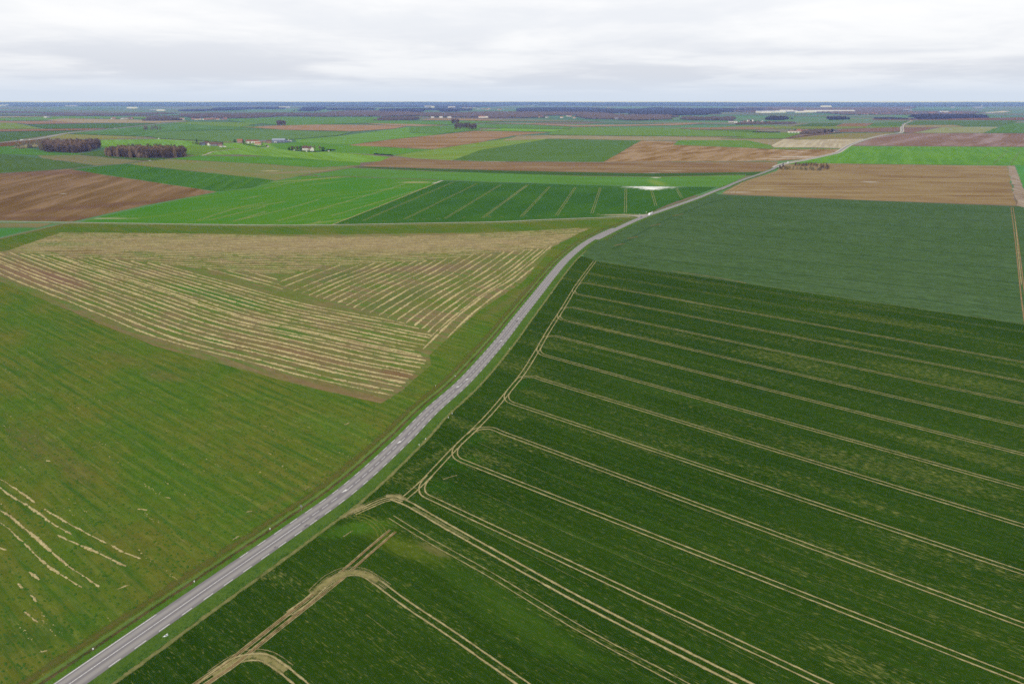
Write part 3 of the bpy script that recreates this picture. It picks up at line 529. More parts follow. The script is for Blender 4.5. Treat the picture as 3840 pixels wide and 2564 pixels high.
def grass_mat(name, c0, c1, c2, k=0.32):
    N = NT(name); a = N.noise(N.pos(), 0.16, 4, 0.65); b = N.noise(N.pos(), 1.4, 4, 0.75)
    col = N.mix(N.step(a, 0.35, 0.65), c0, c1); col = N.mix(N.step(b, 0.45, 0.75), col, c2)
    f = N.noise(N.pos(), 3.2, 3, 0.7); cc = N.n('ShaderNodeCombineColor'); v = N.math('ADD', 1-k, N.math('MULTIPLY', f, 2*k)); [N.put(cc.inputs[i], v) for i in range(3)]
    return N.done(N.diffuse(N.mix(1, col, cc.outputs[0], 'MULTIPLY')))
VG = grass_mat('verge_grass', sr(84, 120, 38), sr(96, 126, 46), sr(68, 104, 34), 0.42)
VG2 = grass_mat('verge_grass_rank', sr(82, 112, 40), sr(94, 120, 48), sr(64, 96, 34), 0.45)
DITCH = grass_mat('ditch_mud', sr(92, 76, 44), sr(118, 100, 68), sr(70, 82, 36), 0.45)
PALE = grass_mat('dry_verge', sr(134, 136, 78), sr(150, 142, 92), sr(104, 124, 58))
BANKG = grass_mat('bank_grass', sr(98, 126, 54), sr(110, 134, 66), sr(112, 112, 56))
vl = tag(link('grass_verge', sweep('grass_verge', near, [(-3.3, RZ-0.07), (-4.2, RZ-0.06), (-5.4, 0.24)], 0.10, 3), VG), 'bright green mown verge on the west side of the road', 'verge', None, 'structure')
vr = tag(link('grass_verge', sweep('grass_verge', near, [(3.3, RZ-0.07), (4.4, RZ-0.05), (6.2, 0.20), (8.0, 0.12)], 0.12, 4), VG2), 'rank green verge on the east side of the road', 'verge', None, 'structure')
S9 = S_JUNC-10
dl = part_line(0, S9)
tag(link('ditch', sweep('ditch', dl, [(-5.3, 0.25), (-5.75, 0.13), (-6.0, 0.11), (-6.5, 0.22)], 0.14, 5), DITCH), 'brown muddy roadside ditch along the west verge', 'ditch', None, 'structure')
tag(link('ditch_bank', sweep('ditch_bank', dl, [(-6.4, 0.23), (-6.9, 0.27), (-7.8, 0.075)], 0.14, 6), BANKG), 'low grassy bank between the ditch and the meadow', 'bank', None, 'structure')
bare_s = part_line(0, S9)
link('field_margin', sweep('field_margin', bare_s, [(-7.5, 0.09), (-9.5, 0.10), (-12, 0.065)], 0.3, 7), track_mat('margin_brown', sr(122, 110, 58), sr(104, 116, 50), 0.15, 1.0, 1.1, 0.75, 0.5), meadow)
link('field_margin', sweep('field_margin', part_line(0, road_at(G('F', 1860, 240))), [(7.7, 0.13), (8.5, 0.14), (9.4, 0.075)], 0.2, 8), track_mat('margin_pale', sr(150, 144, 92), sr(116, 128, 66), 0.1, 0.55, 0.9, 0.9, 0.7), wheat)
# chalky shoulders where the far road climbs
for sd_ in (-1, 1):
    ls = part_line(S_TREES-40, S_END)
    link('shoulder', sweep('shoulder', ls, [(sd_*3.2, RZ+0.03), (sd_*7.5, RZ+0.02)]), plain('chalk_shoulder_%d' % sd_, sr(206, 198, 180), 0.95, 0.15, 20, 0.0), road)

# painted marks: each dash and arrow is a piece of its own on the road
PAINT = NT('road_paint'); pn = PAINT.noise(PAINT.pos(), 5, 4, 0.7)
pbs = PAINT.n('ShaderNodeBsdfPrincipled'); PAINT.put(pbs.inputs['Base Color'], PAINT.mix(PAINT.step(pn, 0.35, 0.6), sr(200, 194, 186, .85), sr(240, 238, 232, .9))); pbs.inputs['Roughness'].default_value = 0.75; pbs.inputs['Specular IOR Level'].default_value = 0.2
PAINT = PAINT.done(pbs)
def rect_mesh(n, L, w):
    return mesh(n, [(-L/2, -w/2, 0), (L/2, -w/2, 0), (L/2, w/2, 0), (-L/2, w/2, 0), (-L/2, -w/2, -0.01), (L/2, -w/2, -0.01), (L/2, w/2, -0.01), (-L/2, w/2, -0.01)],
                [(0, 1, 2, 3), (0, 4, 5, 1), (1, 5, 6, 2), (2, 6, 7, 3), (3, 7, 4, 0)])
DASH = rect_mesh('edge_dash', 3.0, 0.18); CD = rect_mesh('centre_dash', 3.0, 0.15); LONGD = rect_mesh('edge_line', 6.0, 0.2)
def crown(off): return RZ - 0.06*min(1, abs(off)/3.35)**1.5
def mark(name, me, s, off, flip=False, dz=0.016):
    c, a = road_frame(s, off); o = link(name, me, PAINT, road); o.location = (c[0], c[1], crown(off)+dz); o.rotation_euler = (0, 0, a+(math.pi if flip else 0)); return o
sK = road_at(G('K', 282, 660))                      # a surveyed dash on the west edge
s0 = sK; nleft = 0
sbot = road_at(G('H', 1540, 755))
s = sK
while s > sbot: s -= 6.5
while s < S_JUNC+300 and nleft < 170:
    mark('edge_dash', DASH, s, -3.02); s += 6.5; nleft += 1
s = sbot-30
while s > 20:                                       # further down the edge line is in long dashes
    for k in range(6): mark('edge_line', LONGD, s-3-6*k, -3.02)
    s -= 36+14
s = 20; k = 0
while s < S_JUNC+300 and k < 170:
    mark('edge_dash', DASH, s, 3.0); s += 6.5; k += 1
sc0, sc1 = road_at(G('I', 355, 602)), road_at(G('F', 1510, 632))
s = sc0+2.2; arrows_back = [road_at(G('I', 640, 383)), road_at(G('I', 997, 82)), road_at(G('F', 1085, 1137))]
arrows_fwd = [road_at(G('F', 1133, 1088)), road_at(G('F', 1352, 838)), road_at(G('F', 1468, 690))]
allarr = arrows_back+arrows_fwd
while s < sc1:
    if all(abs(s-a) > 3.6 for a in allarr): mark('centre_dash', CD, s, 0.0)
    s += 4.33
ARW = mesh('lane_arrow', [(-2.9, -.09, 0), (0.3, -.09, 0), (0.3, .09, 0), (-2.9, .09, 0), (0.3, -0.62, 0), (2.9, -0.75, 0), (1.0, 0.12, 0)], [(0, 1, 2, 3), (1, 4, 5, 6, 2)])
ARWF = ARW.copy()
for a in arrows_back: mark('lane_arrow', ARW, a, 0.0, True)
for a in arrows_fwd: mark('lane_arrow', ARWF, a, 0.0)
link('centre_line', sweep('centre_line', part_line(0, sc0), [(-0.09, RZ+0.014), (0.09, RZ+0.014)]), PAINT, road)
link('centre_line', sweep('centre_line', part_line(sc1, S_JUNC+320), [(-0.09, RZ+0.014), (0.09, RZ+0.014)]), PAINT, road)
# tar repairs
TAR = plain('tar_patch', sr(112, 106, 106), 0.85, 0.2, 1.5)
for s_, o_, L_, w_ in ((road_at(G('K', 590, 610)), 2.0, 2.2, 0.5), (road_at(G('K', 500, 680)), 2.1, 1.4, 0.7), (road_at(G('F', 1470, 708)), 0.6, 2.6, 1.8), (road_at(G('F', 1380, 775)), -1.7, 0.6, 2.6), (road_at(G('H', 1690, 740)), 2.0, 0.8, 0.6)):
    c, a = road_frame(s_, o_); o = link('tar_patch', rect_mesh('tar_patch', L_, w_), TAR, road); o.location = (c[0], c[1], crown(o_)+0.012); o.rotation_euler = (0, 0, a+0.06)
# junction apron where the lane meets the road
link('junction_apron', poly_mesh('junction_apron', P('C', 1330, 1081, 1440, 1070, 1500, 1062, 1480, 1078, 1410, 1096), RZ-0.02), plain('apron_gravel', sr(176, 166, 150), 0.95, 0.15, 3), road)

# other far roads
FR = track_mat('far_road', sr(176, 170, 160), sr(164, 158, 148), 0.05, 0.2, 0.3)
tag(ribbon('highway', P('A', -600, 495, 0, 437, 270, 412, 600, 352, 800, 330, 980, 315, 1200, 292, 1450, 265, 1640, 250), 24, 0.75, FR, step=20), 'grey highway crossing the western plain past the copse', 'road', None, 'structure')
tag(ribbon('lane', P('A', 1780, 552, 1830, 535, 1880, 517, 1980, 505, 2110, 488), 8, 0.50, LANE, step=8), 'short chalk lane curving towards the farm hamlet', 'lane', None, 'structure')
tag(ribbon('lane', P('A', -600, 750, 0, 706, 600, 667, 1060, 624, 1330, 598, 1560, 572), 4.5, 0.42, track_mat('farm_lane', sr(150, 156, 118), sr(166, 162, 132), 0.1, 0.4, 0.5), step=8), 'grassy farm lane with power poles behind the brown field', 'lane', None, 'structure')
tag(ribbon('lane', P('B', 180, 485, 240, 478, 245, 466, 225, 455), 7, 0.50, LANE, step=5), 'short chalk bend in front of the curved hedge wall', 'lane', None, 'structure')
tag(ribbon('lane', P('B', 960, 530, 1200, 545, 1330, 558, 1600, 580, 2000, 597, 2349, 605, 'C', 0, 605, 500, 603, 1090, 610, 1700, 607, 2349, 600, 'D', 300, 522, 440, 528), 5, 0.52, LANE, step=10), 'pale lane along the far edge of the brown ploughed band', 'lane', None, 'structure')
tag(ribbon('lane', P('A', 1020, 318, 1140, 322, 1260, 327), 8, 0.9, LANE, step=10), 'short cream lane leading to the bushy mound', 'lane', None, 'structure')
tag(ribbon('lane', P('A', 90, 258, 250, 290, 370, 316), 8, 0.9, LANE, step=15), 'cream field lane on the western plain', 'lane', None, 'structure')

# ------------------------------------------------------------------ wheel tracks
TR = track_mat('wheel_track', STRAW, STRAW2, 0.18, 0.62, 0.9, 1.0)
TRF = track_mat('wheel_track_faint', sr(150, 146, 92), sr(112, 124, 66), 0.2, 0.8, 1.1, 0.75)
TRB = track_mat('wheel_rut_brown', sr(168, 140, 100), sr(140, 114, 78), 0.15, 0.6, 0.9, 1.0)
TRY = track_mat('flattened_crop', sr(112, 132, 46), sr(140, 140, 66), 0.2, 0.9, 1.0, 0.7)
TRP = track_mat('trampled_straw', sr(178, 166, 118), sr(150, 140, 92), 0.1, 0.9, 1.2, 0.85, 0.9)
_zt = [0.085]
def track(pts, w=0.62, mat=TR, parent=wheat, step=1.5, off=0.0, jit=0.06, name='wheel_track'):
    _zt[0] = 0.085 + (_zt[0]-0.085+0.0013) % 0.05
    return ribbon(name, pts, w, _zt[0], mat, parent, step, off, len(bpy.data.objects) % 997, jit)
def pair(pts, gauge=1.95, w=0.66, mat=TR, parent=wheat, step=1.5, jit=0.06):
    q = catmull(pts, step); n = normals(q)
    for sg in (-1, 1): track(list(q[::2])+[q[-1]] if False else [q[i]+n[i]*sg*gauge/2 for i in range(0, len(q), max(1, int(6/step)))]+[q[-1]+n[-1]*sg*gauge/2], w, mat, parent, step, 0.0, jit)
HEAD = P('F', 1970, 312, 1905, 398, 1838, 492, 1780, 590, 1722, 682, 1660, 780, 1597, 890, 1500, 1045, 1392, 1180, 1300, 1290, 'S', 1560, 215, 1080, 680, 420, 1370, 'I', 1000, 440)
HEADL = catmull(HEAD, 2.0)
pair(HEAD, 2.1, 0.72)
# drilling lines: (start on the headland, far end outside the frame) and which way the turn bends
def ray_to_head(a, b):
    d = (a-b)/np.linalg.norm(a-b); best = None
    rel = HEADL-b; t = rel@d; perp = np.abs(rel[:, 0]*d[1]-rel[:, 1]*d[0]); i = int(np.argmin(perp)); return HEADL[i], i
LINES = [(('G', 0, 462), ('G', 2349, 830), 0), (('G', 0, 517), ('G', 2349, 912), 1), (('G', 0, 581), ('G', 2349, 1005), 1), (('G', 0, 656), ('G', 2349, 1115), -1), (('G', 0, 741), ('G', 2349, 1240), 1),
         (('G', 0, 831), ('G', 2349, 1375), -1), (('G', 0, 942), ('J', 2349, 145), 1), (('G', 0, 1072), ('J', 2349, 310), -1), (('G', 0, 1226), ('J', 2349, 500), 1), (('J', 100, -6), ('J', 2349, 740), -1),
         (('J', 0, 138), ('J', 2349, 1005), 1), (('J', 0, 368), ('J', 2349, 1290), -1), (('J', 0, 668), ('J', 1345, 1301), -1)]
for k, (a, b, turn) in enumerate(LINES):
    A_, B_ = G(*a), G(*b); d = (B_-A_)/np.linalg.norm(B_-A_); hp, hi = ray_to_head(A_, B_)
    far = B_ + d*60; Rr = 9.0; start = hp + d*Rr
    mt = TRF if k in (0, 1) else TR
    pts = [hp+d*Rr]+[hp+d*(Rr+t) for t in np.arange(15, np.linalg.norm(far-hp)-Rr, 25)]+[far]
    t = HEADL[min(hi+3, len(HEADL)-1)]-HEADL[max(hi-3, 0)]; t /= np.linalg.norm(t)      # runs down the headland
    if turn:
        tt = t*turn
        arc = [hp+tt*Rr*1.15, hp+tt*Rr*0.55+d*0.7, hp+tt*Rr*0.16+d*2.6, hp+d*5.4-tt*0.0]
        pts = arc+[hp+d*Rr]+pts[1:]
    else: pts = [hp+d*3]+pts
    pair(pts, 2.0, 0.62 if k < 6 else 0.7, mt)
# drill misses: hair-fine straw lines between the tracks
for a, b in ((('S', 1530, 572), ('S', 2091, 822)), (('S', 1395, 730), ('S', 2091, 1040)), (('S', 1160, 965), ('S', 1500, 1130)), (('I', 1450, 95), ('I', 2115, 390)), (('I', 1345, 220), ('I', 1440, 265)), (('I', 1440, 385), ('I', 2030, 665)),
             (('I', 1160, 465), ('I', 2115, 960)), (('F', 1470, 1180), ('F', 2265, 1430)), (('F', 1400, 1265), ('F', 2000, 1470)), (('F', 1640, 1120), ('F', 2265, 1330)), (('J', 0, 520), ('J', 1000, 960)), (('J', 300, 600), ('J', 1200, 960)), (('J', 500, 350), ('J', 1500, 760)),
             (('J', 380, 100), ('J', 1100, 370)), (('J', 1000, 640), ('J', 1900, 1000)), (('I', 770, 1145), ('I', 960, 1290)), (('J', 250, 800), ('J', 1100, 1240)), (('F', 1660, 830), ('F', 2265, 990))):
    track([G(*a), G(*b)], 0.30, TRF, wheat, 1.5, 0, 0.05, 'drill_miss')
# gateway, its pale soil and the doubled tracks going east from it
GATE = P('I', 640, 543, 720, 500, 800, 470, 900, 435)
track(P('I', 610, 552, 690, 515, 760, 480), 4.2, TRP, wheat, 0.8, 0, 0.25, 'gateway_soil')
for o_ in (-1.6, -0.5, 0.6, 1.7): track(P('I', 690, 522, 780, 483, 860, 448, 935, 432, 1000, 452), 0.7, TR if o_ > -1 else TRF, wheat, 1.0, o_, 0.08)
track(P('I', 890, 425, 950, 422, 1010, 445), 3.6, TRP, wheat, 0.8, 0, 0.25, 'trampled_patch')
ENT = P('I', 930, 432, 1000, 458, 1250, 600, 1600, 797, 2115, 1080, 'J', 930, 1300, 1300, 1480)
pair(ENT, 2.3, 1.05); track(P('I', 1050, 490, 1400, 688), 2.2, TRF, wheat, 1.2, 0, 0.1, 'trampled_strip')
pair(P('I', 922, 550, 1150, 690, 1500, 886, 2115, 1255, 'J', 620, 1300, 900, 1450), 1.9, 0.42, TR)
for o_ in (-1.4, 0, 1.4): track(P('I', 690, 542, 760, 556, 820, 590, 858, 632, 872, 668), 0.9, TRY, wheat, 1.0, o_, 0.1, 'flattened_strip')
# brown ruts by the road and the two turning fans
RUT = P('I', 936, 635, 790, 760, 640, 890, 460, 1035, 250, 1200, 0, 1400, 'H', 1400, 1450, 1210, 1580, 1000, 1740)
for sg in (-1, 1):
    track(RUT, 0.75, TRB, wheat, 1.2, sg*1.05, 0.06); track(RUT, 0.42, TR, wheat, 1.2, sg*1.05+0.5, 0.06); track(RUT[2:], 0.4, TR, wheat, 1.2, sg*1.05-0.55, 0.06)
FAN = P('I', 300, 1140, 450, 1030, 560, 930, 660, 893, 740, 895, 830, 945, 1000, 1070, 1300, 1270, 1772, 1600, 1900, 1690)
pair(FAN, 2.0, 0.75)
for k in range(6):
    o_ = -2.4+k*0.95
    track([p_+np.array((0.25*k-0.6, 0.12*k)) for p_ in P('I', 470, 1010, 560, 925, 650, 885, 740, 888, 815, 925, 900, 985)], 0.38, TRF if k % 2 else TRP, wheat, 1.0, o_*0.8, 0.08)
track(P('I', 440, 1020, 560, 930, 660, 893, 760, 900, 840, 945), 4.0, track_mat('fan_straw', sr(176, 162, 110), sr(140, 138, 80), 0.15, 0.9, 1.2, 0.9, 0.8), wheat, 0.8, 0, 0.3, 'trampled_fan')
FAN2 = P('H', 1150, 1640, 1300, 1520, 1440, 1425, 1540, 1398, 1640, 1420, 1740, 1490, 1850, 1580, 1950, 1670)
pair(FAN2, 2.1, 0.8)
for k in range(4): track([p_+np.array((0.2*k, 0.1*k)) for p_ in FAN2[1:6]], 0.4, TRF if k % 2 else TRP, wheat, 1.0, -2.2+k*1.1, 0.08)
track(FAN2[1:6], 3.8, bpy.data.materials['fan_straw'], wheat, 0.8, 0, 0.3, 'trampled_fan')
# little gateway higher up, straw marks on the crop
track(P('F', 1560, 715, 1640, 713, 1700, 698, 1735, 672), 0.6, TRF, wheat, 1.0, 0, 0.06); track(P('F', 1560, 722, 1640, 720, 1702, 706, 1745, 680), 0.5, TRF, wheat, 1.0, 0, 0.06)
for a in (P('I', 1238, 322, 1280, 308, 1325, 295), P('I', 630, 672, 690, 632), P('F', 1845, 565, 1875, 567), P('F', 1735, 772, 1752, 772)): track(a, 0.7, TRP, wheat, 0.6, 0, 0.12, 'straw_streak')
# edge between wheat and rapeseed
track(P('W', 1368, 599, 1500, 619, 1800, 663, 2348, 743), 0.9, TRF, wheat, 2.0, 0, 0.12, 'field_edge'); track(P('G', 330, 482, 600, 522, 760, 552), 1.2, TRB, wheat, 1.5, 0, 0.15, 'field_edge')
# rapeseed: dark spray lines and the rusty side tracks
TRD = track_mat('spray_line_dark', sr(44, 78, 40), sr(52, 86, 46), 0.15, 0.6, 0.9, 0.95)
for a in ((700, 92, 2300, 150), (620, 118, 2290, 205), (520, 160, 2300, 262), (370, 195, 2310, 352), (240, 232, 2318, 412), (120, 285, 2330, 474), (150, 340, 2338, 552), (30, 395, 2342, 640), (700, 500, 2344, 725)):
    track(P('G', *a), 1.3, TRD, rape, 3, 0, 0.1, 'spray_line')
pair(P('G', 0, 358, 120, 285, 250, 215, 380, 157, 520, 105, 665, 60), 2.0, 0.7, TRD, rape, 2)
for x_, y_ in ((35, 330), (110, 290), (240, 218), (370, 160)): track(P('G', x_-30, y_+8, x_+30, y_-4), 1.8, TRB, rape, 1, 0, 0.2, 'bare_patch')
pair(P('G', 2280, 118, 2300, 260, 2322, 440, 2345, 640, 2400, 1000), 2.2, 1.1, TRB, rape, 2)
track(P('G', 2302, 200, 2315, 340, 2338, 560), 0.8, TR, rape, 2, 0.4, 0.1)
# triangular wheat field beyond the lane
for a in (('B', 1085, 1122, 1885, 780), ('B', 1448, 1110, 2085, 797), ('B', 1802, 1106, 2298, 805), ('B', 2133, 1100, 2535, 806), ('C', 20, 1099, 405, 816), ('C', 362, 1089, 615, 821), ('C', 672, 1079, 840, 829), ('C', 985, 1059, 1060, 833), ('C', 1280, 1052, 1285, 840), ('C', 1550, 993, 1508, 847), ('C', 1777, 920, 1732, 842)):
    pair(P(*a), 2.5, 0.62, TR, dwheat, 4, 0.1)
track(P('B', 815, 1157, 1000, 1085, 1300, 967, 1782, 771), 2.6, TR, lgreen, 3, 0, 0.3, 'boundary_track')
track(P('B', 1700, 795, 1782, 771), 5, track_mat('chalk_tip', sr(222, 218, 208), sr(200, 192, 176), 0.1, 0.6, 0.8), lgreen, 2, 0, 0.4, 'boundary_track')
for a in (('B', 0, 1115, 400, 1020, 700, 935), ('B', 330, 1125, 900, 965, 1450, 800), ('B', 640, 1150, 720, 1122), ('B', 800, 1080, 1200, 965, 1640, 830), ('B', 0, 1025, 400, 952), ('B', 0, 938, 200, 900), ('B', 210, 840, 500, 780, 880, 735), ('A', 1740, 1120, 2100, 1010, 2349, 960), ('A', 1850, 1118, 2349, 995), ('A', 2050, 1130, 2349, 1040)):
    pair(P(*a), 2.6, 1.0, TR, lgreen, 4, 0.2)
for x_ in (940, 1270, 1400, 1515, 1620, 1745, 1970, 2195): track(P('B', x_-18, 1141-(x_-940)*0.045, x_+18, 1139-(x_-940)*0.045), 2.2, TRP, dwheat, 2, 0, 0.3, 'straw_streak')
for x_ in (85, 195, 410, 520, 735, 840, 1040): track(P('C', x_-15, 1095-x_*0.03, x_+15, 1094-x_*0.03), 2.0, TRP, dwheat, 2, 0, 0.3, 'straw_streak')
# tractor lines on the bright green and tan fields
for a in (('D', 1985, 548, 2100, 450), ('D', 2105, 550, 2225, 432), ('D', 2118, 550, 2232, 440), ('D', 2238, 548, 2310, 450), ('D', 2250, 548, 2322, 452)): ribbon('wheel_track', P(*a), 1.6, 0.42, TRF, bend_f, 6)
for k in range(5): ribbon('wheel_track', P('D', 20+k*22, 772, 170+k*24, 690-k*3, 430+k*14, 606-k*2), 1.3, 0.10+0.002*k, TR if k % 2 else TRB, tan_f, 4)
ribbon('wheel_track', P('D', 790, 612, 910, 576), 2.0, 0.11, TR, tan_f, 3)

# ------------------------------------------------------------------ straw windrows: each row a ridge of its own
N = NT('windrow_straw'); a_ = N.noise(N.pos(), 1.8, 4, 0.7); b_ = N.noise(N.pos(), 0.12, 3, 0.6)
cw = N.mix(N.step(a_, 0.35, 0.68), sr(180, 162, 108), sr(226, 211, 158)); cw = N.mix(N.math('MULTIPLY', N.step(b_, 0.45, 0.72), 0.6), cw, sr(170, 146, 106))
STRAWM = N.done(N.diffuse(cw))
def windrow(line, w, seed, parent, gap=0.012, h=0.36, name='windrow'):
    """lumpy ridge along a ground line, broken here and there"""
    rs = np.random.RandomState(seed); n = normals(line); L = len(line)
    if L < 4: return
    lat = np.cumsum(rs.normal(0, 0.05, L)); lat -= np.linspace(lat[0], lat[-1], L); lat = np.clip(lat, -0.5, 0.5)
    wv = 0.45+0.6*rs.rand(L)+0.25*np.sin(np.arange(L)*0.07+seed); wv = np.convolve(wv, np.ones(2)/2, 'same')*w*(0.75+0.5*np.interp(np.arange(L), np.arange(0, L+40, 40), rs.rand(len(np.arange(0, L+40, 40)))))
    runs = []; cur = []; skip = 0
    for i in range(L):
        if skip: skip -= 1; continue
        if rs.rand() < gap*0.4*(1 if w > 0.9 else 1.6) and len(cur) > 3: runs.append(cur); cur = []; skip = rs.randint(2, 9)
        cur.append(i)
    runs.append(cur); V = []; F = []
    for run in runs:
        if len(run) < 3: continue
        base = len(V)
        for q, i in enumerate(run):
            end = min(1, (q+0.4)/3, (len(run)-q-0.6)/3); c = line[i]+n[i]*lat[i]; hh = h*(0.6+0.7*rs.rand())*end; ww = wv[i]*(0.35+0.65*end)
            for o_, z_ in ((-1.0, 0.0), (-0.5, 0.72), (0.05, 1.0), (0.55, 0.7), (1.0, 0.0)):
                p_ = c+n[i]*(o_*ww*(1+rs.uniform(-0.3, 0.3))); V.append((p_[0]+rs.uniform(-.12, .12), p_[1]+rs.uniform(-.12, .12), 0.055+z_*hh*(0.75+0.5*rs.rand())))
        for q in range(len(run)-1):
            for j in range(4): a = base+q*5+j; F.append((a, a+1, a+6, a+5))
    if F:
        me = mesh(name, V, F)
        if me.polygons[0].normal.z < 0: me.flip_normals()
        link(name, me, STRAWM, parent)
def runs_in(line, poly):
    m = inside(line, poly); out = []; cur = []
    for i, k in enumerate(m):
        if k: cur.append(i)
        elif cur: out.append(line[cur[0]:cur[-1]+1]); cur = []
    if cur: out.append(line[cur[0]:cur[-1]+1])
    return [o for o in out if len(o) > 6]
def family(guide, through, poly, w, gap, seed, step=0.7, ext=0.0):
    g = catmull(guide, step)
    t0 = (g[0]-g[8]); t0 /= np.linalg.norm(t0); t1 = g[-1]-g[-9]; t1 /= np.linalg.norm(t1)
    g = np.vstack([[g[0]+t0*k for k in np.arange(ext, 0, -step)], g, [g[-1]+t1*k for k in np.arange(step, ext, step)]]) if ext else g
    for k, pt in enumerate(through):
        # shift the guide sideways so that it passes through the surveyed point
        i = int(np.argmin(np.linalg.norm(g-pt, axis=1))); n = normals(g)
        sh = pt-g[i]
        nn = n[i]; sh = nn*(sh@nn)
        rs = np.random.RandomState(seed+k); wob = np.interp(np.arange(len(g)), np.arange(0, len(g)+60, 60), np.cumsum(rs.normal(0, 0.35, len(g)//60+2)))
        l = g+sh+n*(wob-wob[i])[:, None]*0.8
        for j, r_ in enumerate(runs_in(l, poly)): windrow(r_, w*rs.uniform(0.85, 1.15), seed*31+k*7+j, hay, gap)
g1 = P('E', -60, 405, 0, 432, 500, 642, 1000, 850, 1500, 985, 2000, 1118, 'F', 300, 1165, 590, 1228)
ys1 = [1195, 1133, 1076, 1020, 965, 915, 868, 815, 772, 730, 687, 645, 605, 565, 527, 495, 460, 427, 400]
family(g1, [G('X', 2, y) for y in ys1]+[G('X', 500, 448), G('X', 750, 478), G('X', 1000, 500), G('E', 150, 268), G('E', 400, 288)], B1, 0.80, 0.03, 11, ext=120)
g2 = P('E', 50, 180, 600, 182, 1300, 192, 'F', 0, 212, 500, 210, 1000, 195, 1500, 170, 1950, 140)
ys2 = [90, 104, 118, 133, 150, 168, 186, 203, 220, 237, 254, 272, 290, 308, 327, 347, 366, 386, 406, 427, 447, 466, 485]
family(g2, [G('X', 700, y) for y in ys2], B2, 0.64, 0.03, 23, ext=80)
g3 = P('F', 845, 890, 960, 780, 1080, 672, 1250, 540, 1420, 430, 1560, 320, 1680, 216)
b3 = [(20, 500), (70, 515), (125, 525), (180, 530), (235, 540), (290, 548), (340, 560), (392, 575), (440, 590), (492, 605), (545, 620), (600, 640), (655, 655), (712, 672), (770, 690), (830, 705), (890, 712), (950, 712), (1010, 705), (1085, 735)]
family(g3, [G('F', x, y) for x, y in b3]+[G('F', 855, 880)]+[G('E', 1850, 440), G('E', 1880, 470), G('E', 1830, 410)], B3, 0.88, 0.02, 37, ext=60)
for k, a in enumerate((('H', -40, 300, 100, 385, 235, 480), ('H', -40, 345, 150, 470, 300, 572, 435, 655), ('H', 350, 660, 520, 735, 640, 790, 770, 850), ('H', 270, 500, 450, 600, 650, 708), ('H', 680, 722, 760, 765, 860, 805), ('H', -40, 485, 150, 625, 330, 790, 605, 975),
                       ('H', -30, 560, 60, 628, 135, 695), ('H', 148, 710, 240, 805, 350, 895, 470, 965), ('H', 480, 968, 525, 1002), ('H', -20, 715, 10, 740, 42, 750), ('H', 178, 885, 210, 908, 242, 932), ('H', 108, 955, 128, 975, 148, 990), ('H', 185, 1025, 222, 1066), ('H', 145, 1125, 232, 1190), ('H', 245, 1375, 300, 1362),
                       ('H', 1010, 430, 1040, 436), ('H', 840, 500, 900, 508), ('H', 1505, 520, 1540, 515), ('H', 1420, 690, 1475, 655), ('H', 1508, 625, 1535, 618), ('I', 395, 385, 450, 345), ('H', 715, 990, 790, 965), ('F', 330, 1382, 372, 1368), ('H', 282, 205, 318, 212), ('I', 40, 520, 75, 515))):
    windrow(catmull(P(*a), 0.45), 0.46 if k in (1, 2, 5) else 0.36, 500+k, meadow, 0.16, 0.24, 'straw_windrow')

# ------------------------------------------------------------------ loose stuff lying or growing on the near ground
def scatter(name, label, pts, size, mat, z0, cat, seed, h=0.5, along=None, stretch=(1.0, 2.4)):
    """one loose heap-like tuft per ground point"""
    rs = np.random.RandomState(seed); n = len(pts); a0 = rs.rand(n)*6.28; r = size*(0.5+rs.rand(n)); st = rs.uniform(*stretch, n); al = a0 if along is None else np.full(n, along)+rs.normal(0, .15, n)
    V = np.zeros((n, 6, 3)); V[:, :, :2] = pts[:, None, :]; V[:, :, 2] = z0
    for k in range(5):
        dx = np.cos(a0+k*1.2566)*r*st*rs.uniform(.6, 1.2, n); dy = np.sin(a0+k*1.2566)*r*rs.uniform(.6, 1.2, n)
        V[:, k, 0] += dx*np.cos(al)-dy*np.sin(al); V[:, k, 1] += dx*np.sin(al)+dy*np.cos(al)
    V[:, 5, :2] += rs.uniform(-.3, .3, (n, 2))*r[:, None]; V[:, 5, 2] += r*h*rs.uniform(.5, 1.5, n)
    F = [(6*i+k, 6*i+(k+1) % 5, 6*i+5) for i in range(n) for k in range(5)]
    return tag(link(name, mesh(name, V.reshape(-1, 3), F), mat), label, cat, None, 'stuff')
def spots(poly, n, seed, excl=None, along=0.0, clump=0, lim=520):
    rs = np.random.RandomState(seed); pl = np.array(poly); lo = np.maximum(pl.min(0), (-lim, -50)); hi = np.minimum(pl.max(0), (lim, lim)); out = []; tot = 0
    while tot < n:
        p = lo+(hi-lo)*rs.rand(n, 2)
        if clump:
            p = np.repeat(p[:max(1, n//clump)], clump, 0); t = rs.normal(0, 4.0, len(p)); p = p+np.stack([t*math.cos(along), t*math.sin(along)], 1)+rs.normal(0, .25, p.shape)
        p = p[rs.rand(len(p)) < np.minimum(1, (150/np.maximum(60, np.hypot(p[:, 0], p[:, 1])))**1.2)]; p = p[inside(p, poly)]
        if excl is not None: p = p[~inside(p, excl)]
        out.append(p); tot += len(p)
    return np.concatenate(out)[:n]
def roadside(o0, o1, s1, n, seed):
    rs = np.random.RandomState(seed); s_ = s1*rs.rand(n)**1.6; o_ = rs.uniform(o0, o1, n)
    return np.stack([np.interp(s_, RS, RL[:, k])+np.interp(s_, RS, RN[:, k])*o_ for k in (0, 1)], 1)
MEAP = [tuple(p) for p in P('W', -200, 1700, -300, 800) + P('A', 0, 1283, 640, 1150, 'B', 1500, 1160, 'C', 1000, 1111, 1400, 1092)] + [tuple(RL[i]+RN[i]*-9) for i in range(0, len(RL), 8) if RS[i] < S_JUNC-40][::-1]
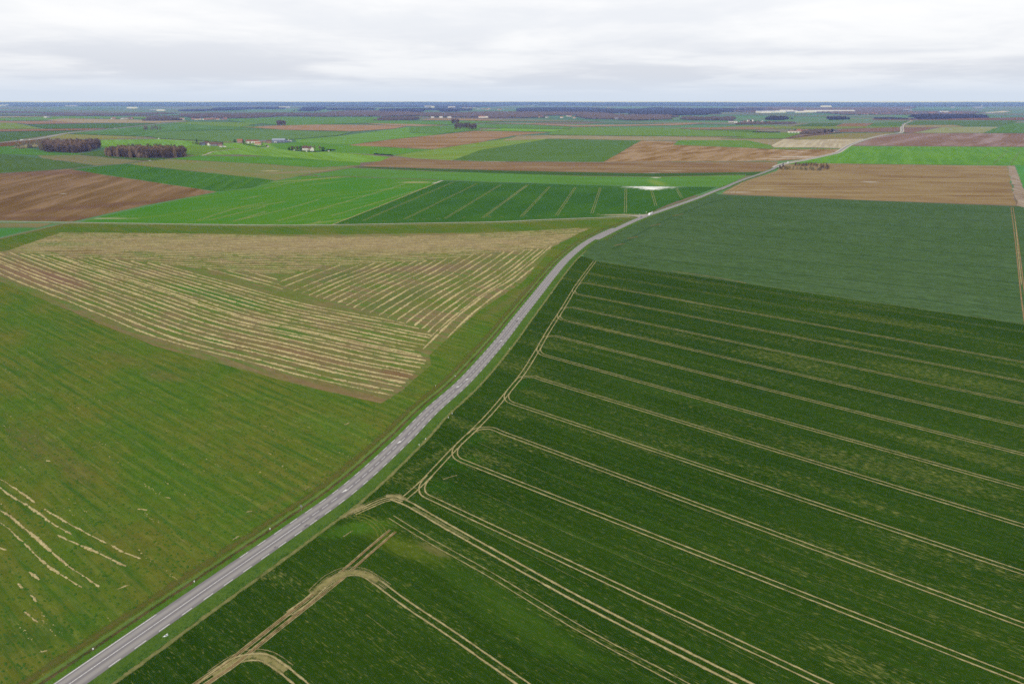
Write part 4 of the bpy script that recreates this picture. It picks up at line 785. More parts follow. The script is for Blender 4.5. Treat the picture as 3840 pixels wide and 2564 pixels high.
scatter('straw_litter', 'loose straw tufts scattered along the mowing lines of the meadow', spots(MEAP, 700, 5, ALLB, R(-36), 12), 0.12, STRAWM, 0.03, 'straw', 5, 0.35, R(-36), (1.2, 3.5))
scatter('grass_tufts', 'darker rank grass tufts dotted over the meadow', spots(MEAP, 9000, 6, ALLB), 0.30, grass_mat('tuft_grass', sr(66, 106, 36), sr(88, 114, 40), sr(58, 98, 32)), 0.03, 'grass', 6, 0.5, R(-36))
scatter('weeds', 'rank weeds and grass clumps along the east verge', roadside(4.0, 7.8, S_JUNC-60, 3000, 8), 0.24, grass_mat('weed_green', sr(72, 110, 44), sr(96, 130, 56), sr(62, 98, 40)), 0.14, 'weeds', 8, 0.9)
scatter('weeds', 'brown and green weeds growing in the west ditch', roadside(-7.2, -5.2, S_JUNC-60, 2600, 9), 0.22, grass_mat('ditch_weed', sr(88, 100, 46), sr(120, 110, 70), sr(60, 90, 36)), 0.16, 'weeds', 9, 0.9)

# ------------------------------------------------------------------ trees
def tube(V, F, a, b, ra, rb, n=5):
    a, b = np.array(a, float), np.array(b, float); d = b-a; d /= np.linalg.norm(d)+1e-9; u = np.cross(d, (0.3, 0.5, 0.81)); u /= np.linalg.norm(u); w = np.cross(d, u); k = len(V)
    for c, r in ((a, ra), (b, rb)):
        for i in range(n): t = 6.2832*i/n; V.append(tuple(c+(u*math.cos(t)+w*math.sin(t))*r))
    F += [(k+i, k+(i+1) % n, k+n+(i+1) % n, k+n+i) for i in range(n)]
def bare_tree(seed, h=22.0, nt=420, spread=0.21, low=0.22, tw=0.16):
    rs = np.random.RandomState(seed); V, F = [], []; CV, CF = [], []
    pts = [np.zeros(3)]
    for k in range(1, 6): pts.append(np.array((rs.normal(0, .25)*k*0.5, rs.normal(0, .25)*k*.5, h*0.72*k/5)))
    tk = 0.34*(h/22)**0.8
    for k in range(5): tube(V, F, pts[k], pts[k+1], tk*(1-k/6.5), tk*(1-(k+1)/6.5))
    limbs = []
    for k in range(11):
        t = rs.uniform(low+0.05, 0.70); z = h*t; j = min(4, int(t/0.72*5)); b = pts[j]+(pts[j+1]-pts[j])*((t/0.72*5)-j); a = rs.rand()*6.28; L = h*spread*rs.uniform(.8, 1.5)
        e = b+np.array((math.cos(a)*L*0.75, math.sin(a)*L*0.75, L*rs.uniform(.7, 1.5))); e[2] = min(e[2], h*0.95); tube(V, F, b, e, tk*0.38, tk*0.15, 4); limbs.append((b, e))
    for i in range(nt):
        if rs.rand() < 0.62:
            b, e = limbs[rs.randint(len(limbs))]; c = b+(e-b)*rs.uniform(.3, 1.1)+rs.normal(0, h*0.035, 3)
        else:
            a = rs.rand()*6.28; zz = rs.uniform(low, 1.0); rr = h*spread*math.sin(min(1, (zz-low)/(1-low)*0.86+0.14)*math.pi)**0.6*math.sqrt(rs.rand()); c = np.array((math.cos(a)*rr, math.sin(a)*rr, zz*h*0.97))
        c[2] = min(max(c[2], h*low*0.6), h*1.0); o = c.copy(); o[2] = 0; o /= np.linalg.norm(o)+1e-6
        d = o*rs.uniform(.1, .7)+np.array((rs.normal(0, .35), rs.normal(0, .35), rs.uniform(.5, 1.2))); d /= np.linalg.norm(d); L = rs.uniform(.8, 2.3)*h/22; s_ = np.cross(d, rs.normal(0, 1, 3)); s_ /= np.linalg.norm(s_)+1e-9; s_ *= tw*rs.uniform(.6, 1.6); k = len(CV)
        CV += [tuple(c-s_), tuple(c+s_), tuple(c+d*L+s_*0.25), tuple(c+d*L*0.6-s_*0.9+rs.normal(0, .15, 3))]; CF += [(k, k+1, k+2, k+3)]
    return mesh('bare_trunk', V, F), mesh('bare_crown', CV, CF)
def leafy(seed, h, rx, low, nt=380, conifer=False, leaf=0.5):
    rs = np.random.RandomState(seed); V, F = [], []; CV, CF = [], []
    tube(V, F, (0, 0, 0), (0, 0, h*0.7), 0.28, 0.1)
    for k in range(5): a = k*1.3; tube(V, F, (0, 0, h*(0.2+0.1*k)), (math.cos(a)*rx*.6, math.sin(a)*rx*.6, h*(0.32+0.1*k)), 0.09, 0.03, 4)
    lob = [(rs.normal(0, .35, 2), rs.uniform(.3, .85)) for _ in range(9)]
    for i in range(nt):
        zz = rs.uniform(low, 1); a = rs.rand()*6.28
        rr = rx*((1-zz)**0.85+0.05) if conifer else rx*math.sqrt(max(0.02, 1-((zz-0.52)/0.5)**2))
        rr *= (rs.rand()**0.35)*(1+0.22*math.sin(a*3+seed+zz*7)); c = np.array((math.cos(a)*rr, math.sin(a)*rr, zz*h)); d = rs.normal(0, 1, 3); d /= np.linalg.norm(d); e = np.cross(d, rs.normal(0, 1, 3)); e /= np.linalg.norm(e)+1e-9
        L = leaf*rs.uniform(.6, 1.5); k = len(CV); CV += [tuple(c-d*L), tuple(c+e*L*.6), tuple(c+d*L), tuple(c-e*L*.6)]; CF.append((k, k+1, k+2, k+3))
    return mesh('leafy_trunk', V, F), mesh('leafy_crown', CV, CF)
def var_mat(name, cols):
    N = NT(name); oi = N.n('ShaderNodeObjectInfo'); n = N.noise(N.pos(), 0.35, 3)
    c = N.mix(oi.outputs['Random'], cols[0], cols[1]); c = N.mix(N.step(n, 0.35, 0.7), c, cols[2]); return N.done(N.diffuse(c))
BARK = var_mat('bark', [sr(96, 82, 72), sr(110, 98, 82), sr(80, 68, 60)])
TWIG = var_mat('bare_twigs', [sr(144, 120, 90), sr(156, 132, 98), sr(128, 104, 80)])
TWIG2 = var_mat('bare_twigs_grey', [sr(170, 158, 116), sr(160, 146, 108), sr(178, 172, 116)])
EVER = var_mat('evergreen', [sr(42, 56, 46), sr(50, 64, 50), sr(34, 46, 40)])
HEDG = var_mat('hedge_dark', [sr(46, 58, 44), sr(58, 68, 48), sr(36, 46, 38)])
BT = [bare_tree(100+k, nt=760, spread=0.21+0.02*k, low=0.03+0.03*(k % 3), tw=0.2) for k in range(5)]
SB = [bare_tree(200+k, 6.0, 480, 0.42, 0.04, 0.11) for k in range(3)]
EV = [leafy(300+k, 11, 5.0, 0.05, 520) for k in range(2)]; CN = [leafy(320+k, 15, 3.4, 0.06, 420, True) for k in range(2)]
def tree(name, pt, me2, sc, label, group=None, tw=TWIG, seed=0, z=0.1, sxy=1.0, cat='tree'):
    rs = random.Random(seed); e = empty(name, (pt[0], pt[1], z), rs.uniform(0, 6.28)); e.scale = (sc*sxy, sc*sxy, sc)
    a = link('trunk', me2[0], BARK, e); b = link('crown', me2[1], None, e)
    if not me2[1].materials: me2[1].materials.append(tw)
    if me2[1].materials[0] is not tw:
        b.material_slots[0].link = 'OBJECT'; b.material_slots[0].material = tw
    return tag(e, label, cat, group)
def copse(name, poly, n, sc, label, group, seed, tw=TWIG, ms=BT, z=0.1, mind=4.0, sxy=1.0, cat='tree'):
    rs = np.random.RandomState(seed); pl = np.array(poly); lo, hi = pl.min(0), pl.max(0); got = []; tries = 0
    # rim first so that the outline of the wood is planted, then the middle
    while len(got) < n and tries < 20000:
        tries += 1
        if len(got) < n*0.45:
            i = rs.randint(len(pl)); t = rs.rand(); p = pl[i-1]*(1-t)+pl[i]*t; p = p+(pl.mean(0)-p)*rs.uniform(0.0, 0.06)
        else:
            p = lo+(hi-lo)*rs.rand(2)
            if not inside(p[None], poly)[0]: continue
        if got and min(np.hypot(*(p-q)) for q in got) < mind*(1 if tries < 8000 else 0.5): continue
        got.append(p)
    for k, p in enumerate(got): tree(name, p, ms[rs.randint(len(ms))], sc*rs.uniform(.9, 1.06), label, group, tw, seed*1000+k, z, sxy, cat)
# the two bare copses on the left, tree by tree
copse('bare_tree', P('A', 395, 518, 500, 525, 690, 530, 760, 515, 878, 485, 880, 470, 800, 462, 600, 462, 430, 472, 385, 495), 105, 1.0, 'leafless purple-brown tree in the large copse nearest the highway', 'trees of the large left copse', 1, mind=5)
copse('bare_tree', P('A', 362, 516, 390, 514, 388, 500, 362, 500), 5, 0.85, 'open leafless tree at the grey end of the large left copse', 'open trees at the copse end', 2, TWIG2, mind=3)
copse('bare_tree', P('A', 125, 492, 250, 488, 360, 470, 430, 455, 420, 436, 300, 452, 160, 472), 34, 0.62, 'low leafless tree in the scrubby tail between highway and large copse', 'scrub trees of the copse tail', 3, TWIG2, mind=5)
copse('bare_tree', P('A', 980, 556, 1080, 566, 1300, 572, 1500, 573, 1610, 565, 1638, 545, 1600, 532, 1400, 524, 1150, 526, 1000, 540), 110, 1.0, 'leafless brown tree in the oblong copse beside the power-pole lane', 'trees of the oblong left copse', 4, mind=5)
# smaller clumps further off
copse('bare_tree', P('Z3', 1315, 572, 1600, 575, 1690, 560, 1685, 540, 1500, 530, 1330, 535), 26, 1.15, 'leafless tree in the small round copse above the brown lens field', 'trees of the small mid copse', 5, z=0.5, mind=8)
copse('bare_tree', P('Z3', 1255, 472, 1365, 476, 1360, 455, 1260, 450), 9, 1.25, 'leafless tree in the tiny clump behind the small mid copse', 'trees of the tiny clump', 6, z=0.6, mind=8)
copse('bare_tree', P('Z2', 405, 508, 530, 510, 530, 490, 410, 485), 11, 1.25, 'leafless tree in the lone clump standing on the pinkish field', 'trees of the lone clump', 7, z=0.6, mind=6)
copse('bare_tree', P('Z1', 285, 588, 480, 594, 600, 582, 480, 560, 320, 565), 15, 0.8, 'leafless bush on the mound among slate green fields', 'bushes on the mound', 8, TWIG2, BT, z=0.6, mind=6)
# planted plot by the road and its dark roadside bush
copse('bare_shrub', P('D', 500, 592, 640, 597, 770, 600, 770, 590, 640, 586, 505, 582), 34, 0.85, 'grey leafless shrub in the planted plot beside the road', 'shrubs of the roadside plot', 9, TWIG2, SB, z=0.05, mind=2.5, cat='shrub')
copse('bare_shrub', P('D', 580, 562, 770, 572, 830, 575, 830, 553, 700, 548, 580, 550), 42, 0.75, 'brown leafless shrub along the back of the planted plot', 'shrubs at the back of the plot', 10, TWIG, SB, z=0.05, mind=3, cat='shrub')
copse('bare_shrub', P('D', 770, 598, 835, 588, 842, 568, 780, 572), 16, 0.85, 'taller brown shrub at the end of the planted plot', 'shrubs at the plot end', 11, TWIG, SB, z=0.05, mind=3, cat='shrub')
copse('bare_shrub', P('D', 455, 590, 500, 592, 505, 574, 465, 572), 8, 0.9, 'dark bushy shrub hugging the roadside by the plot', 'dark roadside shrubs', 12, TWIG, SB, z=0.05, mind=2.5, cat='shrub')
tree('evergreen_tree', G('D', 485, 572), CN[0], 0.62, 'slim dark conifer beside the road opposite the white van', None, EVER, 5)

# hedges and far woods: bodies of foliage built crown by crown
def crowns(name, label, cells, mat, kind, cat, z=0.1, group=None):
    """cells: (x, y, size, height); one faceted crown each"""
    V, F = [], []; rs = np.random.RandomState(len(cells))
    for x, y, s_, h_ in cells:
        b = len(V); n = 5; a0 = rs.rand()*6.28
        for lev, rr, zz in ((0, .5, 0), (1, .62, .45), (2, .34, .85)):
            for i in range(n): a = a0+6.2832*i/n; q = rr*s_*rs.uniform(.8, 1.25); V.append((x+math.cos(a)*q, y+math.sin(a)*q, z+zz*h_*rs.uniform(.9, 1.1)))
        V.append((x+rs.normal(0, s_*.08), y+rs.normal(0, s_*.08), z+h_))
        for lev in range(2): F += [(b+lev*n+i, b+lev*n+(i+1) % n, b+(lev+1)*n+(i+1) % n, b+(lev+1)*n+i) for i in range(n)]
        F += [(b+2*n+i, b+2*n+(i+1) % n, b+3*n) for i in range(n)]
    return tag(link(name, mesh(name, V, F), mat), label, cat, group, kind)
def hedge(label, pts, w, h, mat=HEDG, seed=0, z=0.1):
    rs = np.random.RandomState(seed+77); q = catmull(pts, w*0.7); n = normals(q)
    cells = [(*(q[i]+n[i]*rs.normal(0, w*.12)), w*rs.uniform(.9, 1.4), h*rs.uniform(.75, 1.2)) for i in range(len(q))]
    return crowns('hedge', label, cells, mat, None, 'hedge', z)
WOODM = var_mat('far_wood', [sr(124, 110, 92), sr(132, 116, 96), sr(108, 94, 80)])
WOODD = var_mat('far_wood_dark', [sr(78, 74, 68), sr(86, 80, 70), sr(66, 64, 60)])
def wood(label, pts, h=15, mat=WOODM, cell=None, name='wood', cat='wood', z=0.1, seed=1, edge=0.25):
    pl = np.array(pts); lo, hi = pl.min(0), pl.max(0); D = np.linalg.norm(pl.mean(0)); c = cell or max(9.0, D/420); rs = np.random.RandomState(seed)
    nx, ny = int((hi[0]-lo[0])/c)+1, int((hi[1]-lo[1])/(c*1.6))+1
    f = 1.0
    if nx*ny > 16000: f = math.sqrt(nx*ny/16000); nx, ny = int(nx/f), int(ny/f)
    cx, cy_ = (hi[0]-lo[0])/max(1, nx), (hi[1]-lo[1])/max(1, ny)
    X, Y = np.meshgrid(lo[0]+(np.arange(nx)+.5)*cx, lo[1]+(np.arange(ny)+.5)*cy_); p = np.stack([X.ravel(), Y.ravel()], 1); p += rs.normal(0, .22, p.shape)*(cx, cy_)
    k = inside(p+np.stack([np.sin(p[:, 1]*0.01+seed)*c*1.5+rs.normal(0, c*1.2, len(p)), np.cos(p[:, 0]*.008)*c*2+rs.normal(0, c*1.5, len(p))], 1), [tuple(q) for q in pl]); p = p[k]
    return crowns(name, label, [(x, y, max(cx, 7)*1.25, h*rs.uniform(.5, 1.22)) for x, y in p], mat, 'stuff', cat, z)
# tangled undergrowth filling the two near copses
wood('brown undergrowth thicket filling the large left copse', P('A', 400, 515, 690, 527, 870, 482, 800, 468, 600, 468, 430, 476, 392, 496), 19, TWIG, 6, 'undergrowth', 'undergrowth', seed=51)
wood('brown undergrowth thicket filling the oblong left copse', P('A', 985, 555, 1300, 570, 1605, 563, 1630, 545, 1400, 528, 1150, 530, 1005, 541), 19, TWIG, 6, 'undergrowth', 'undergrowth', seed=52)
wood('low brown scrub filling the copse tail', P('A', 130, 490, 250, 486, 420, 455, 410, 440, 300, 454, 165, 474), 6, TWIG2, 6, 'undergrowth', 'undergrowth', seed=53)
# nearer woods
wood('dark oblong wood right of the teal plain', P('Z2', 2310, 402, 'Z3', 0, 408, 300, 405, 590, 393, 590, 372, 300, 372, 0, 376, 'Z2', 2300, 385), 17, seed=2)
wood('oblong brown wood left of the red-roofed village', P('Z1', 350, 412, 600, 415, 920, 410, 915, 390, 600, 386, 360, 390), 19, seed=3)
wood('first of three rounded copses on the far plain', P('Z5', 825, 396, 1000, 402, 1150, 398, 1150, 378, 980, 368, 830, 380), 19, seed=4)
wood('second of three rounded copses on the far plain', P('Z5', 1175, 402, 1330, 406, 1435, 388, 1430, 370, 1300, 368, 1180, 385), 19, seed=5)
wood('third rounded copse just left of the far hamlet', P('Z5', 1455, 405, 1570, 408, 1670, 385, 1660, 368, 1560, 368, 1460, 388), 19, seed=6)
wood('rounded dark copse behind the far hamlet', P('Z6', 25, 395, 150, 402, 315, 396, 310, 372, 150, 358, 30, 375), 19, WOODD, seed=7)
wood('small dark oblong copse on the far right plain', P('Z6', 1098, 390, 1200, 392, 1335, 388, 1335, 366, 1100, 366), 18, WOODD, seed=8)
wood('low dark scrub beside the far road crest', P('Z6', 2090, 378, 2349, 382, 'Z7', 215, 380, 215, 372, 'Z6', 2349, 372, 2250, 360, 2100, 372), 9, WOODD, seed=9)
wood('long dark wood at the end of the climbing road', P('Z7', 385, 378, 700, 380, 1200, 366, 1570, 350, 1570, 332, 1200, 326, 700, 322, 420, 326), 20, WOODD, seed=10)
wood('brown tree belt around the white-barn hamlet', P('Z6', 680, 655, 850, 650, 1020, 640, 1200, 625, 1200, 605, 1000, 600, 780, 602, 690, 625), 11, seed=11, cell=7)
wood('tree belt around the far hamlet', P('Z5', 1790, 478, 2000, 476, 2349, 472, 'Z6', 0, 470, 250, 468, 420, 462, 420, 450, 100, 448, 'Z5', 2349, 450, 2000, 448, 1800, 462), 9, seed=12, cell=7)
# forest belts behind, nearest first
wood('grey brown forest belt behind the red-roofed village', P('Z1', 1000, 345, 1250, 360, 1500, 345, 1790, 362, 2240, 370, 2349, 352, 'Z2', 400, 332, 700, 331, 1340, 334, 1340, 290, 700, 285, 0, 292, 'Z1', 2349, 300, 1900, 305, 1500, 292, 1000, 318), 16, seed=20)
wood('broad forest belt across the middle of the far plain', P('Z2', 1330, 335, 1700, 333, 'Z3', 0, 336, 600, 322, 1270, 346, 1800, 352, 2349, 357, 'Z4', 480, 354, 520, 322, 1280, 312, 1270, 345, 'Z4', 1440, 376, 1900, 388, 2349, 405, 'Z5', 0, 405, 480, 384, 600, 340, 560, 325, 'Z5', 0, 318, 'Z4', 1900, 318, 1700, 285, 'Z4', 1300, 270, 0, 262, 'Z3', 1800, 262, 1200, 285, 600, 275, 0, 240, 'Z2', 1700, 240, 1340, 258), 16, seed=21)
wood('big blue forest block at the centre of the far plain', P('Z4', 120, 250, 800, 262, 1300, 262, 1900, 275, 2349, 262, 'Z5', 0, 300, 600, 312, 1250, 300, 1300, 250, 1900, 245, 2349, 240, 'Z5', 2349, 190, 1400, 190, 700, 190, 300, 175, 0, 205, 'Z4', 2000, 205, 1400, 178, 700, 172, 180, 185), 17, WOODD, seed=22)
wood('dark forest band left of centre near the horizon', P('Z3', 0, 270, 620, 250, 560, 215, 1100, 218, 1560, 226, 1560, 205, 1100, 190, 0, 200), 17, WOODD, seed=23)
wood('dark forest band with a pale field edge', P('Z2', 1400, 215, 2110, 212, 2120, 185, 1420, 187), 17, WOODD, seed=24)
wood('far wood block left of the pale shed', P('Z2', 40, 198, 460, 196, 440, 165, 60, 165), 18, WOODD, seed=25)
wood('far wood block right of the pale shed', P('Z2', 850, 235, 1065, 232, 1060, 212, 1200, 198, 1190, 160, 950, 162, 940, 205, 870, 212), 18, WOODD, seed=26)
wood('long thin wood on the left horizon plain', P('Z1', 1010, 238, 1800, 222, 2250, 195, 2240, 165, 1740, 170, 1600, 205, 1020, 222), 16, WOODD, seed=27)
wood('small wood in the pale far clearing', P('Z3', 1120, 245, 1330, 244, 1330, 228, 1130, 228), 16, WOODD, seed=28)
wood('blue forest on the right half of the far plain', P('Z5', 1800, 250, 2150, 262, 'Z6', 0, 232, 480, 228, 900, 236, 1400, 300, 1640, 296, 2050, 262, 2349, 240, 'Z7', 300, 160, 'Z6', 2349, 170, 1400, 175, 900, 180, 0, 165, 'Z5', 1800, 180), 16, seed=29)
wood('scattered trees and gardens around the right-hand village', P('Z6', 1640, 300, 2349, 300, 'Z7', 300, 296, 1200, 290, 1480, 262, 1460, 240, 900, 236, 300, 240, 'Z6', 2349, 262, 1700, 282), 8, WOODM, seed=30)
wood('thin shrub line on the western plain', P('Z0', 0, 318, 400, 322, 900, 315, 1600, 318, 2349, 318, 'Z1', 900, 330, 900, 322, 'Z0', 2349, 312, 900, 304, 0, 310), 7, seed=31)
wood('grey scrub belt on the western plain', P('Z0', 0, 262, 600, 268, 1200, 300, 1900, 305, 2349, 300, 'Z1', 800, 285, 700, 262, 'Z0', 2349, 275, 1200, 272, 500, 245, 0, 240), 8, seed=32)
wood('blue wood on the western horizon', P('Z0', 0, 130, 700, 150, 1300, 140, 2349, 142, 'Z1', 800, 142, 2349, 134, 'Z1', 2349, 122, 'Z0', 0, 122), 17, WOODD, seed=33)
wood('blue wood along the central horizon', P('Z1', 2349, 130, 'Z2', 600, 136, 1000, 135, 1500, 150, 2349, 158, 'Z3', 700, 160, 1400, 170, 2349, 130, 'Z4', 300, 125, 0, 122, 'Z3', 1200, 121, 'Z2', 2349, 121, 600, 121, 'Z1', 2349, 121), 17, WOODD, seed=34)
wood('blue wood along the right horizon', P('Z4', 400, 134, 2349, 138, 'Z5', 2349, 145, 'Z6', 2349, 150, 'Z7', 900, 150, 2349, 140, 2349, 124, 'Z6', 2349, 124, 0, 124, 'Z5', 0, 122), 17, WOODD, seed=35)

# low hills on the skyline
def hills():
    V, F = [], []; xs = np.linspace(-30000, 34000, 160); rs = np.random.RandomState(4)
    prof = np.interp(xs, [-30000, -24000, -18000, -12000, -6000, 0, 6000, 12000, 17000, 21000, 26000, 34000], [94, 92, 97, 102, 106, 106, 98, 92, 92, 100, 106, 108])
    prof = prof+3*np.sin(xs*0.0011)+2*np.sin(xs*0.0031+1)+rs.normal(0, 1.0, len(xs))
    for i, x in enumerate(xs):
        for y, k in ((27500, 0.0), (28600, .55), (29500, 1.0), (30500, .9), (32300, 0.0)): V.append((x, y, k*prof[i]-0.3*(k == 0)))
    for i in range(len(xs)-1):
        for j in range(4): a = i*5+j; F.append((a, a+5, a+6, a+1))
    me = mesh('hills', V, F, None, True)
    if me.polygons[2].normal.z < 0: me.flip_normals()
    tag(link('hills', me, plain('wooded_hills', sr(44, 50, 48), 1.0, 0.25, 900, 0)), 'low blue wooded hills along the skyline', 'hills', None, 'structure')
hills()

# ------------------------------------------------------------------ buildings
def box(V, F, x0, y0, z0, x1, y1, z1):
    b = len(V); V += [(x0, y0, z0), (x1, y0, z0), (x1, y1, z0), (x0, y1, z0), (x0, y0, z1), (x1, y0, z1), (x1, y1, z1), (x0, y1, z1)]
    F += [(b, b+3, b+2, b+1), (b+4, b+5, b+6, b+7), (b, b+1, b+5, b+4), (b+1, b+2, b+6, b+5), (b+2, b+3, b+7, b+6), (b+3, b, b+4, b+7)]
def boxm(name, *bs):
    V, F = [], []
    for b in bs: box(V, F, *b)
    return mesh(name, V, F)
PLM = {}
def pm(key, col, **k):
    if key not in PLM: PLM[key] = plain(key, col, **k)
    return PLM[key]
WALLC = {'cream': sr(220, 204, 176, .95), 'white': sr(236, 233, 224, 1.0), 'pink': sr(206, 170, 150), 'grey': sr(160, 160, 164), 'tan': sr(188, 160, 130), 'bluegrey': sr(150, 158, 176)}
ROOFC = {'red': sr(150, 96, 76), 'brown': sr(120, 88, 74), 'grey': sr(128, 126, 134), 'slate': sr(92, 90, 100), 'orange': sr(178, 118, 88), 'metal': sr(176, 184, 204), 'white': sr(226, 226, 228)}
GLASS = plain('window_glass', sr(58, 62, 70), 0.25, 0.1, 1, 0.5); DOORM = plain('door_paint', sr(96, 84, 76), 0.6)
def house(name, label, pt, rz, w, d, h, rh, wall, roof, wins=3, chim=True, group=None, cat='house', z=0.1, door=True):
    w, h, rh = w*1.12, h*1.25, rh*1.15
    e = tag(empty(name, (pt[0], pt[1], z), rz), label, cat, group); hw, hd = w/2, d/2
    V = [(-hw, -hd, 0), (hw, -hd, 0), (hw, hd, 0), (-hw, hd, 0), (-hw, -hd, h), (hw, -hd, h), (hw, hd, h), (-hw, hd, h), (-hw, 0, h+rh*.98), (hw, 0, h+rh*.98)]
    link('wall', mesh('wall', V, [(0, 1, 5, 4), (2, 3, 7, 6), (1, 2, 6, 9, 5), (3, 0, 4, 8, 7)]), pm('wall_'+wall, WALLC[wall], rough=0.9, scale=2.0), e)
    o, t = 0.4, 0.2; k = rh/hd
    V = [(-hw-o, -hd-o, h-o*k+.05), (hw+o, -hd-o, h-o*k+.05), (hw+o, 0, h+rh+.05), (-hw-o, 0, h+rh+.05), (hw+o, hd+o, h-o*k+.05), (-hw-o, hd+o, h-o*k+.05)]; V += [(x, y, z_+t) for x, y, z_ in V]
    r_ = link('roof', mesh('roof', V, [(6, 7, 8, 9), (9, 8, 10, 11), (0, 3, 2, 1), (3, 5, 4, 2), (0, 1, 7, 6), (5, 11, 10, 4), (1, 2, 8, 7), (2, 4, 10, 8), (0, 6, 9, 3), (3, 9, 11, 5)]), pm('roof_'+roof, ROOFC[roof], rough=0.8, scale=2.0, var=0.2), e)
    if chim: link('chimney', boxm('chimney', (hw*.55, -.35, h+rh*.5, hw*.55+.7, .35, h+rh+1.1)), pm('chimney_brick', sr(140, 98, 80)), r_)
    for i in range(wins):
        x = -hw+(i+.5)*w/wins
        if door and i == wins//2: link('door', boxm('door', (x-.55, -hd-.05, 0.05, x+.55, -hd+.06, 2.1)), DOORM, e)
        else: link('window', boxm('window', (x-.6, -hd-.05, 1.0, x+.6, -hd+.06, 2.3)), GLASS, e)
    return e
def shed(name, label, pt, rz, w, d, h, wall, roof, group=None, cat='shed', z=0.1, doors=2):
    e = house(name, label, pt, rz, w, d, h, d*0.12, wall, roof, 0, False, group, cat, z, False)
    for i in range(doors): x = -w/2+(i+.5)*w/max(1, doors); link('door', boxm('door', (x-2, -d/2-.06, .05, x+2, -d/2+.06, min(4.2, h*.8))), pm('shed_door', sr(120, 122, 130)), e)
    return e
EVG = lambda nm, F, x, y, sc, lab, me=None, z=0.3, seed=1, sxy=1.0, tw=EVER: tree(nm, G(F, x, y), me or EV[seed % 2], sc, lab, None, tw, seed, z, sxy)
# hamlet with the tall conifer
EVG('conifer_tree', 'Z1', 1270, 848, 1.15, 'tall dark conifer above the small brown-roofed hamlet', CN[0], seed=3)
house('house', 'grey-walled house behind the tall conifer', G('Z1', 1370, 856), R(5), 13, 8, 4, 3.2, 'bluegrey', 'slate', z=.3)
house('house', 'brown-roofed cottage in the middle of the small hamlet', G('Z1', 1445, 852), R(20), 12, 8, 4, 4, 'tan', 'brown', z=.3)
house('house', 'white gabled cottage of the small hamlet', G('Z1', 1497, 864), R(80), 9, 7, 4, 3.6, 'white', 'brown', z=.3)
house('house', 'wide grey-brown farmhouse of the small hamlet', G('Z1', 1590, 872), R(-4), 17, 9, 4.6, 4, 'grey', 'brown', 4, z=.3)
house('house', 'pinkish end cottage of the small hamlet', G('Z1', 1690, 872), R(10), 11, 8, 4, 3.6, 'pink', 'brown', z=.3)
shed('low_shed', 'long white low wall shed before the small hamlet', G('Z1', 1745, 893), R(-3), 17, 3, 1.8, 'white', 'white', z=.3, doors=1)
copse('bare_tree', P('Z1', 1180, 858, 1330, 862, 1340, 845, 1200, 845), 7, 0.42, 'small leafless garden tree by the tall conifer', 'garden trees by the conifer', 40, TWIG2, BT, .3, 3)
copse('bare_tree', P('Z1', 1630, 862, 1760, 870, 1740, 850, 1640, 848), 5, 0.42, 'small leafless garden tree behind the pinkish cottage', 'garden trees by the pinkish cottage', 41, TWIG, BT, .3, 3)
# farm with the long white building and the hangar
EVG('evergreen_tree', 'Z1', 1962, 803, 0.85, 'round dark evergreen left of the pink farmhouse', seed=4)
house('house', 'pink tall farmhouse with pale roof at the farm', G('Z1', 2062, 818), R(8), 15, 9, 6, 4, 'pink', 'orange', 4, z=.3)
EVG('conifer_tree', 'Z1', 2117, 826, 0.95, 'dark conifer in front of the long white farm building', CN[1], seed=5)
house('farm_building', 'long white farm building with red-brown roof and dark openings', G('Z1', 2290, 822), R(4), 36, 9, 5.0, 3.6, 'white', 'red', 9, False, None, 'barn', .3)
house('house', 'orange-roofed low house inside the curved hedge', G('Z2', 40, 852), R(-6), 16, 9, 3.6, 3, 'cream', 'orange', 3, z=.3)
shed('barn', 'long grey-roofed barn behind the orange-roofed house', G('Z2', 130, 808), R(2), 32, 12, 4.0, 'tan', 'grey', None, 'barn', .3, 3)
house('barn', 'tan stone barn at the end of the grey barn', G('Z2', 240, 822), R(6), 13, 9, 5, 3, 'tan', 'brown', 2, False, None, 'barn', .3)
shed('hangar', 'large pale blue-grey metal farm hangar', G('Z2', 430, 806), R(2), 36, 24, 6.5, 'bluegrey', 'metal', None, 'barn', .3, 3)
shed('shed', 'small white box shed before the metal hangar', G('Z2', 357, 815), R(2), 6, 4, 3.2, 'white', 'white', None, 'shed', .3, 1)
shed('shed', 'low pale lean-to between hangar and silo', G('Z2', 585, 798), R(2), 9, 6, 2.6, 'grey', 'metal', None, 'shed', .3, 1)
EVG('evergreen_tree', 'Z2', 113, 868, 0.72, 'dark evergreen beside the orange-roofed house', seed=6, sxy=0.6)
copse('bare_tree', P('Z1', 2160, 845, 2349, 852, 2349, 842, 2170, 835), 6, 0.34, 'small leafless tree in front of the long white farm building', 'trees before the long white building', 42, TWIG2, BT, .3, 3)
hedge('dark curved hedge closing the farm garden', P('Z1', 2120, 838, 2349, 878, 'Z2', 60, 890, 150, 886, 205, 870, 190, 858), 1.6, 1.5, z=.3, seed=1)
hedge('brown hedge row left of the round evergreen', P('Z1', 1760, 806, 1850, 806, 1930, 804), 2.4, 2.2, TWIG2, 2, .3)
def silo(pt):
    e = tag(empty('silo', (pt[0], pt[1], .3)), 'white-topped round silo standing right of the hangar', 'silo')
    V, F = [], []; tube(V, F, (0, 0, 0), (0, 0, 6.0), 1.6, 1.6, 14); link('drum', mesh('drum', V, F), pm('silo_drum', sr(190, 178, 156)), e)
    V, F = [], []; tube(V, F, (0, 0, 6.0), (0, 0, 7.0), 1.75, 1.7, 14); tube(V, F, (0, 0, 7.0), (0, 0, 8.0), 1.7, .2, 14); link('cap', mesh('cap', V, F), pm('silo_cap', sr(236, 236, 234)), e)
silo(G('Z2', 602, 792))
